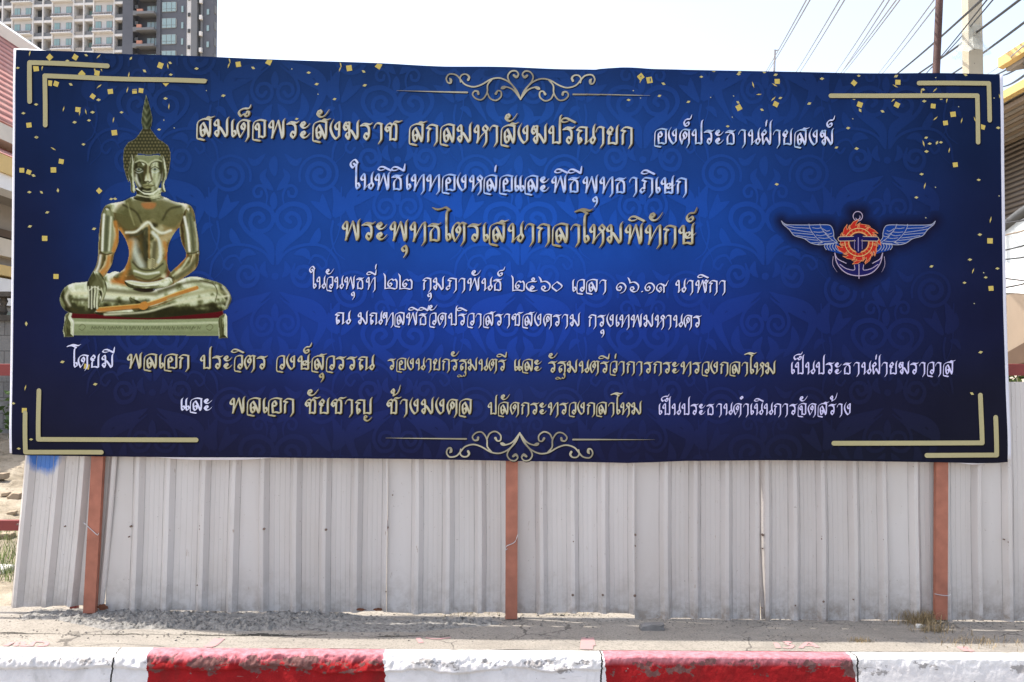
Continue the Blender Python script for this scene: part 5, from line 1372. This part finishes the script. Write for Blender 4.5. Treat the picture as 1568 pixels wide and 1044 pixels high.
def tree(label, x, y, z, h, rad, seed, mat, n=2600, leaf=.24, group=None, cat='tree', name='leafy_tree'):
    rng = random.Random(seed); T = thing(name, label, cat, (x, y, z), group)
    mb = MB(); ends = []
    trunk = [Vector((x, y, z-.1)), Vector((x+rng.uniform(-.1, .1)*rad, y, z+h*.22)), Vector((x+rng.uniform(-.15, .15)*rad, y+.1*rad, z+h*.5))]
    mb.tube(trunk, [h*.035, h*.027, h*.018], 9)
    for k in range(9):
        a = rng.uniform(0, 6.28); b = trunk[1].lerp(trunk[2], rng.uniform(.1, 1))
        e = Vector((x+math.cos(a)*rad*rng.uniform(.4, .8), y+math.sin(a)*rad*rng.uniform(.4, .8), z+h*rng.uniform(.45, .88)))
        m = b.lerp(e, .5)+Vector((0, 0, h*.04)); mb.tube([b, m, e], [h*.014, h*.009, h*.003], 6); ends.append(e)
    mb.build('trunk', M_bark, T, smooth=True)
    cl = [(e, rad*rng.uniform(.28, .48)) for e in ends]+[(Vector((x+rng.uniform(-.6, .6)*rad, y+rng.uniform(-.6, .6)*rad, z+h*rng.uniform(.4, .95))), rad*rng.uniform(.2, .4)) for _ in range(12)]
    spots = []
    for _ in range(n):
        c, r = rng.choice(cl); v = Vector((rng.gauss(0, 1), rng.gauss(0, 1), rng.gauss(0, .8))).normalized()*r*rng.uniform(.35, 1)**.5
        spots.append(tuple(c+v))
    leaf_mesh('crown', spots, leaf, mat, T, seed)
    return T
tree('dark green bush on the rubble bank at the left end of the fence', -5.15, 5.2, .55, .75, .62, 5, M_leaf, 1500, .10, cat='bush', name='bush')
tree('leafy green tree seen low under the leaning brown panel at the right edge', 9.3, 14.5, -.1, 3.1, 2.1, 8, M_leafy, 3600, .22)

def tuft(label, px, py, Y, n, h, seed, mat, name='weed', spread=.06, cat='weed', group=None, zadd=0):
    p = at(px, py, Y); rng = random.Random(seed); mb = MB()
    for k in range(n):
        bx = p.x+rng.gauss(0, spread); by = Y+rng.gauss(0, spread*.5); bz = float(slope_z(bx, min(by, 0)))+zadd
        a = rng.uniform(0, 6.28); l = h*rng.uniform(.5, 1.2); lean = rng.uniform(.3, 1.3)*l; w = .0009+.0008*rng.random()
        q = [Vector((bx, by, bz)), Vector((bx+math.cos(a)*lean*.4, by+math.sin(a)*lean*.4, bz+l*.7)), Vector((bx+math.cos(a)*lean, by+math.sin(a)*lean, bz+l))]
        s = Vector((-math.sin(a), math.cos(a), 0))*w
        mb.face([q[0]-s, q[0]+s, q[1]+s*.8, q[1]-s*.8]); mb.face([q[1]-s*.8, q[1]+s*.8, q[2]])
    o = mb.build(name, mat)
    a = o.data.attributes.new('tone', 'FLOAT', 'FACE'); rr = np.repeat(np.random.default_rng(seed).uniform(0, 1, n), 2).astype(np.float32); a.data.foreach_set('value', rr)
    return tag(o, label, cat, group)
W = 'weeds on the pavement'
M_weed = leaf_mat('weed_green_brown', (.15, .11, .05), (.42, .31, .17))
tuft('largest dry weed tuft, beside the foot of the right red post', 1412, 950, .03, 300, .085, 1, M_weed, spread=.06, group=W)
tuft('sprawling weed in the crack in front of the right red post', 1432, 962, -.16, 160, .055, 2, M_weed, spread=.06, group=W)
tuft('thin fringe of grass along the crack at the right end', 1500, 975, -.42, 190, .032, 3, M_weed, spread=.13, group=W)
tuft('tiny green weed in the crack left of the right red post', 1317, 973, -.42, 90, .024, 4, M_weed, spread=.03, group=W)
tuft('sparse dry sprigs behind the gap left of the middle post', 712, 944, .16, 70, .07, 5, M_dry, spread=.10, group=W)
# straw lying in the sun behind the gap under the fence
rng = random.Random(9); mb = MB()
for k in range(620):
    px = rng.choice((rng.uniform(600, 760), rng.uniform(795, 900), rng.uniform(1330, 1420))); bx = (px-784)/1500*6.1; by = rng.uniform(.13, .5); bz = float(slope_z(bx, 0))+rng.uniform(.004, .03)
    a = rng.uniform(0, 6.28); l = rng.uniform(.02, .07); w = .0016
    d = Vector((math.cos(a), math.sin(a), rng.uniform(-.1, .35)))*l; s = Vector((-math.sin(a), math.cos(a), 0))*w
    b = Vector((bx, by, bz)); mb.face([b-s, b+s, b+d+s, b+d-s])
o = mb.build('dry_straw', M_dry); a = o.data.attributes.new('tone', 'FLOAT', 'FACE'); a.data.foreach_set('value', np.random.default_rng(3).uniform(0, 1, 620).astype(np.float32)); tag(o, kind='stuff')
# sunlit grass on the bank at the left edge
rng = random.Random(10); mb = MB(); tone = []
for k in range(2600):
    bx = rng.uniform(-4.6, -3.12); by = rng.uniform(.9, 2.3); bz = float(slope_z(bx, 0))+.1*max(0, by-1.0)*max(0, min(1, (-2.6-bx)/1.2))
    a = rng.uniform(0, 6.28); l = rng.uniform(.05, .15); w = .003; d = Vector((math.cos(a)*.5, math.sin(a)*.5, 1))*l; s = Vector((-math.sin(a), math.cos(a), 0))*w
    b = Vector((bx, by, bz)); mb.face([b-s, b+s, b+d])
o = mb.build('grass', M_leafy); a = o.data.attributes.new('tone', 'FLOAT', 'FACE'); a.data.foreach_set('value', np.random.default_rng(4).uniform(0, 1, 2600).astype(np.float32)); tag(o, kind='stuff')

def rock(label, c, size, seed, mat, name='stone', group=None, sq=(1, 1, .6)):
    bm = bmesh.new(); bmesh.ops.create_icosphere(bm, subdivisions=3, radius=1)
    P = np.array([v.co[:] for v in bm.verts]); k = fbm(P[:, 0]*1.7+seed, P[:, 1]*1.7+P[:, 2]*2.3, 4, seed)
    for v, f in zip(bm.verts, k):
        co = v.co*(.72+.55*f); v.co = Vector((max(-.72, min(.72, co.x))*sq[0], max(-.7, min(.7, co.y))*sq[1], max(-.5, min(.75, co.z+.25*co.x))*sq[2]))*size+Vector(c)
    me = bpy.data.meshes.new(name); bm.to_mesh(me); bm.free(); me.materials.append(mat)
    o = bpy.data.objects.new(name, me); C.objects.link(o); return tag(o, label, 'stone', group)
M_stone = plain('grey_brown_stone', (.19, .18, .17), .9, var=.3, scale=18, bump=.4)
M_rubble = plain('brown_rubble', (.30, .235, .165), .95, var=.25, scale=14, bump=.3)
M_pale = plain('pale_stone', (.55, .53, .48), .9, var=.15, scale=9, bump=.3)
p = at(998, 957, -.17); rock('flat broken piece of grey concrete lying in the shade on the pavement', (p.x, -.17, float(slope_z(p.x, -.17))+.008), .092, 3, M_stone, sq=(1.05, .55, .42))
p = at(1407, 957, -.06); rock('small pale stone beside the weed tuft at the right post', (p.x, -.06, float(slope_z(p.x, -.06))+.008), .024, 5, M_pale)
p = at(4, 885, 1.25); rock('white stone on the grass at the left edge', (p.x-.06, 1.25, p.z), .17, 6, M_pale, sq=(1, .7, .7))
rng = random.Random(21); deb = []
for k in range(14):
    px = rng.uniform(800, 900) if k < 9 else rng.uniform(240, 420); Y = rng.uniform(.14, .3) if k < 9 else rng.uniform(-.5, -.35)
    x_ = (px-784)/1500*(Y+5.9); r = rng.uniform(.006, .014) if k < 9 else rng.uniform(.004, .008)
    rock('small brown pebble in the sun under the fence gap right of the middle post' if k < 9 else 'small pebble along the pavement crack on the left', (x_, Y, float(slope_z(x_, Y))+r*.3), r, 30+k, M_stone, 'pebble', 'pebbles under the fence gap' if k < 9 else 'pebbles along the crack')
# loose grit at the foot of the fence and along the crack
rng = random.Random(44); mb = MB()
for k in range(1500):
    x_ = rng.uniform(-3.0, 3.1); Y_ = rng.gauss(.02, .10) if k % 3 else rng.gauss(-.38, .05)
    if Y_ < -.6 or Y_ > .3: continue
    r = rng.uniform(.0015, .0055)*(1.6 if rng.random() < .06 else 1); z_ = float(slope_z(x_, Y_))+r*.4
    v = [Vector((x_+r*rng.uniform(-1, 1)*.4+r*math.cos(a)*q, Y_+r*math.sin(a)*q, z_+h)) for (q, h) in ((1.1, -r*.4), (.8, r*.5)) for a in (0.3, 1.6, 2.8, 4.0, 5.2)]
    i = len(mb.v); mb.v += [tuple(p) for p in v]
    for j in range(5): mb.f.append((i+j, i+(j+1) % 5, i+5+(j+1) % 5, i+5+j)); mb.m.append(0)
    mb.f.append(tuple(i+5+j for j in range(5))); mb.m.append(0)
tag(mb.build('grit', plain('grit', (.20, .18, .155), .95, var=.5, scale=60)), kind='stuff')
rng = random.Random(33)
for k in range(26):
    x_ = rng.uniform(-5.6, -3.6); Y = rng.uniform(1.6, 5.0); bz = float(slope_z(x_, 0))+max(0, min(1, (-2.6-x_)/1.2))*max(0, min(1, (Y-1.2)/4.2))*.62
    r = rng.uniform(.03, .085); rock('brown broken rubble stone on the bank left of the fence', (x_, Y, bz+r*.2), r, 50+k, M_rubble if k % 3 else M_pale, 'rubble_stone', 'rubble stones on the bank')

# ---------------------------------------------------------------- right: open pavilion with ochre roof edges
M_slat = NT('brown_slats', .7, spec=.3)
w = M_slat.n('TexWave', wave_type='BANDS', bands_direction='Z'); w.inputs['Scale'].default_value = 3.3; w.inputs['Distortion'].default_value = 0
M_slat.link(M_slat.pos(), w.inputs['Vector'])
M_slat.color(M_slat.ramp(w.outputs['Fac'], [(.1, (.06, .048, .04)), (.35, (.19, .16, .135)), (1, (.25, .215, .185))])); M_slat.bump(w.outputs['Fac'], .6, .06); M_slat = M_slat.m
M_panelw = plain('pale_canopy_panel', (.52, .56, .57), .6, var=.05)
M_panelb = plain('brown_cladding', (.27, .21, .155), .7, var=.1, scale=1.2)
pav = thing('pavilion', 'pavilion with ochre edged roofs, brown slatted wall and pale canopy, at the right edge', 'building', (9, 11, 0))
prism([(8.0, 6.58), (8.08, 6.36), (14, 7.3), (14, 7.6)], 2, 9.95, 'roof', M_soffit, pav)
prism([(7.96, 6.60), (7.96, 6.44), (8.04, 6.41), (8.04, 6.63)], 2, 10.0, 'fascia', M_yellow, pav)
prism([(7.93, 6.00), (7.93, 5.87), (8.02, 5.85), (8.02, 6.03)], 2, 19, 'fascia', M_yellow, pav)
prism([(8.02, 5.98), (14, 6.5), (14, 6.3), (8.02, 5.88)], 2, 19, 'roof', M_soffit, pav)
for k in range(9): prism([(8.1+k*.15, 5.84), (8.2+k*.15, 5.84), (8.2+k*.15, 5.76), (8.1+k*.15, 5.76)], 2, 19, 'soffit_slat', M_soffit if k % 2 else M_panelb, pav)
prism([(9.5, 3.2), (9.65, 3.2), (9.65, 5.85), (9.5, 5.85)], 2, 19, 'slatted_wall', M_slat, pav)
# curved dark frame, pale canopy under it and the brown panel leaning out below
arc = [Vector((8.45, 12.2-.62*k, 3.55+.75*math.sin(math.pi/2*min(1, k/6)))) for k in range(9)]
mb = MB(); mb.tube(arc, .085, 8); mb.build('curved_frame', M_tdark, pav, smooth=True)
def slab(pts, thick, name, mat, par):
    a = [Vector(p) for p in pts]; n = (a[1]-a[0]).cross(a[2]-a[0]).normalized()*thick; b = [p+n for p in a]
    mb = MB(); mb.face(a[::-1]); mb.face(b)
    for k in range(len(a)): mb.face([a[k], a[(k+1) % len(a)], b[(k+1) % len(a)], b[k]])
    return mb.build(name, mat, par)
slab([(8.5, 12.1, 2.55), (8.5, 7.0, 3.1), (8.5, 7.0, 4.25), (8.5, 8.4, 4.22), (8.5, 10.6, 3.95), (8.5, 12.1, 3.5)], .05, 'canopy_panel', M_panelw, pav)
slab([(8.42, 12.0, 2.95), (8.42, 9.9, 2.72), (8.42, 9.9, 3.05), (8.42, 12.0, 3.75)], .05, 'canopy_panel', M_barge, pav)
slab([(8.44, 12.0, 1.55), (8.44, 7.0, 2.15), (8.44, 7.0, 3.15), (8.44, 9.9, 2.85), (8.44, 12.0, 2.6)], .06, 'brown_panel_and_shade', M_panelb, pav)
slab([(8.36, 11.9, 1.42), (8.36, 7.0, 1.92), (8.36, 7.0, 2.35), (8.36, 9.0, 2.2)], .06, 'brown_panel_and_shade', M_darkbrown, pav)  # dark wedge: a diagonal shadow built as a dark coloured slab

# ---------------------------------------------------------------- poles and overhead cables
M_conc = plain('pole_concrete', (.46, .41, .31), .9, var=.10, scale=2, bump=.2)
M_rustpole = plain('rusty_pipe', (.085, .045, .04), .7, var=.4, scale=5)
M_cable = plain('black_cable', (.03, .03, .033), .6)
M_cableg = plain('weathered_grey_cable', (.30, .30, .32), .6)
M_net = NT('clear_plastic', .35); M_net.color((.55, .60, .58)); M_net.b.inputs['Alpha'].default_value = .25; M_net = M_net.m
PYD = 13.0
a, b = at(1488.5, 113, PYD), at(1488.5, -40, PYD); r = 10.8/1500*(PYD+5.9)
pole = thing('utility_pole', 'square pale concrete utility pole with plastic wrapped round it', 'pole', (a.x, PYD, -.2))
mb = MB(); w0, w1 = r*1.25, r*.9
lo = [Vector((a.x+sx*w0, PYD+sy*w0, -.25)) for sx, sy in ((-1, -1), (1, -1), (1, 1), (-1, 1))]; hi = [Vector((a.x+.02+sx*w1, PYD+sy*w1, b.z+2.2)) for sx, sy in ((-1, -1), (1, -1), (1, 1), (-1, 1))]
mb.face(lo[::-1]); mb.face(hi)
for k in range(4): mb.face([lo[k], lo[(k+1) % 4], hi[(k+1) % 4], hi[k]])
mb.build('shaft', M_conc, pole, bevel=.02)
mb = MB()
for k in range(12): mb.tube([at(1491.8, 11+k*21.5, PYD-r*1.02), at(1491.8, 11+k*21.5, PYD-r*.9)], .012, 6)
mb.build('bolt_hole', M_tdark, pole)
mb = MB(); zt, z1, z2 = at(0, 41, PYD).z, at(0, 62, PYD).z, at(0, 84, PYD).z
ring = []
for z_, rr in ((zt, r*1.30), (z1, r*1.34), ((z1+z2)/2, r*1.75), (z2, r*2.5)):
    ring.append([Vector((a.x+rr*math.cos(2*math.pi*k/20)*(1.0+.05*math.sin(5*k)), PYD+rr*math.sin(2*math.pi*k/20), z_+.03*math.sin(k*2.3))) for k in range(20)])
for u, v in zip(ring, ring[1:]):
    for k in range(20): mb.face([u[k], u[(k+1) % 20], v[(k+1) % 20], v[k]])
mb.build('plastic_wrap', M_net, pole, smooth=True)
a, b = at(1433.5, 112, 11), at(1439.8, -30, 11); d = (b-a)/(b.z-a.z)
mb = MB(); base = a-d*(a.z+.25); top = b+d*1.5
mb.tube([base, a, b, top], 5.6/1500*16.9, 12); o = mb.build('pipe_pole', M_rustpole, smooth=True)
tag(o, 'thin rusty brown round pole left of the concrete utility pole', 'pole')
a, b = at(1185.5, 108, 40), at(1186.6, 76, 40); mb = MB(); mb.tube([(a.x, 40, -.25), a, b], .05, 6); mb.tube([b+Vector((-.02, 0, -.06)), b+Vector((.16, 0, .0))], .03, 6); o = mb.build('antenna_mast', M_cableg)
tag(o, 'slim grey mast just above the banner edge under the leftmost cables', 'mast')
def cab(x0, y0, x1, y1, r, mat, d0=12, d1=44, ext=.35):
    p = lambda x, y: (1170+x/3.94, y/3.94)
    A = at(*p(x0, y0), d0); B = at(*p(x1, y1), d1)
    A2 = A+(A-B)*.25; B2 = B+(B-A)*ext
    n = 14; pts = []
    for k in range(n+1):
        q = A2.lerp(B2, k/n); tt = k/n; q.z -= .06*math.sin(math.pi*tt); pts.append(q)
    mb = MB(); mb.tube(pts, r, 6); return mb.build('overhead_cable', mat)
THIN = [(250, 0, 10, 430, 'first'), (272, 0, 22, 430, 'second'), (450, 0, 192, 432, 'third'), (480, 0, 215, 432, 'fourth'), (717, 0, 432, 435, 'fifth'), (750, 0, 465, 435, 'sixth'), (790, 0, 468, 430, 'seventh'), (812, 0, 480, 435, 'eighth'), (1018, 0, 690, 438, 'ninth'), (1035, 30, 715, 438, 'tenth')]
for x0, y0, x1, y1, nm in THIN:
    o = cab(x0, y0, x1, y1, .017, M_cableg, 14, 46); tag(o, f'thin grey overhead cable, {nm} from the left in the open sky', 'cable', 'overhead cables')
THICK = [(1300, 0, 805, 435, 'thick black cable passing behind the rusty pole, leftmost of the thick ones', .021), (1335, 0, 975, 438, 'thin dark cable just right of the rusty pole, left of a pair', .013), (1370, 0, 1060, 352, 'thin dark cable just right of the rusty pole, right of a pair', .013),
         (1525, 0, 925, 440, 'thick black cable crossing both the concrete pole and the rusty pole', .023), (1568, 125, 1130, 440, 'black cable crossing only the concrete pole, below its plastic wrap', .022),
         (1568, 335, 1405, 440, 'upper black cable at the banner top right corner in front of the ochre roof', .020), (1568, 372, 1445, 445, 'middle black cable at the banner top right corner', .020), (1568, 445, 1450, 512, 'lower black cable right beside the banner top right corner', .020), (1490, 330, 1340, 440, 'faint thin cable between the concrete pole and the banner corner', .009)]
for x0, y0, x1, y1, lab, r in THICK:
    o = cab(x0, y0, x1, y1, r, M_cable if r > .01 else M_cableg, 9.5, 22); tag(o, lab, 'cable', 'overhead cables')
rng = random.Random(5)
SAG = [(343, 336, 'upper'), (362, 349, 'second'), (385, 372, 'third'), (398, 394, 'fourth'), (425, 437, 'fifth'), (442, 432, 'lowest')]
for y0, y1, nm in SAG:
    A, B = at(1530, y0, 8.2), at(1600, y1-8, 7.0); mb = MB(); e = (B-A)
    mb.tube([A-e*1.2, A.lerp(B, .0), A.lerp(B, .5)-Vector((0, 0, .02)), B, B+e*.6], .011, 6); o = mb.build('overhead_cable', M_cable if nm != 'second' else M_panelb)
    tag(o, f'{nm} of the sagging cables in front of the pale canopy right of the banner', 'cable', 'cables in front of the pavilion')
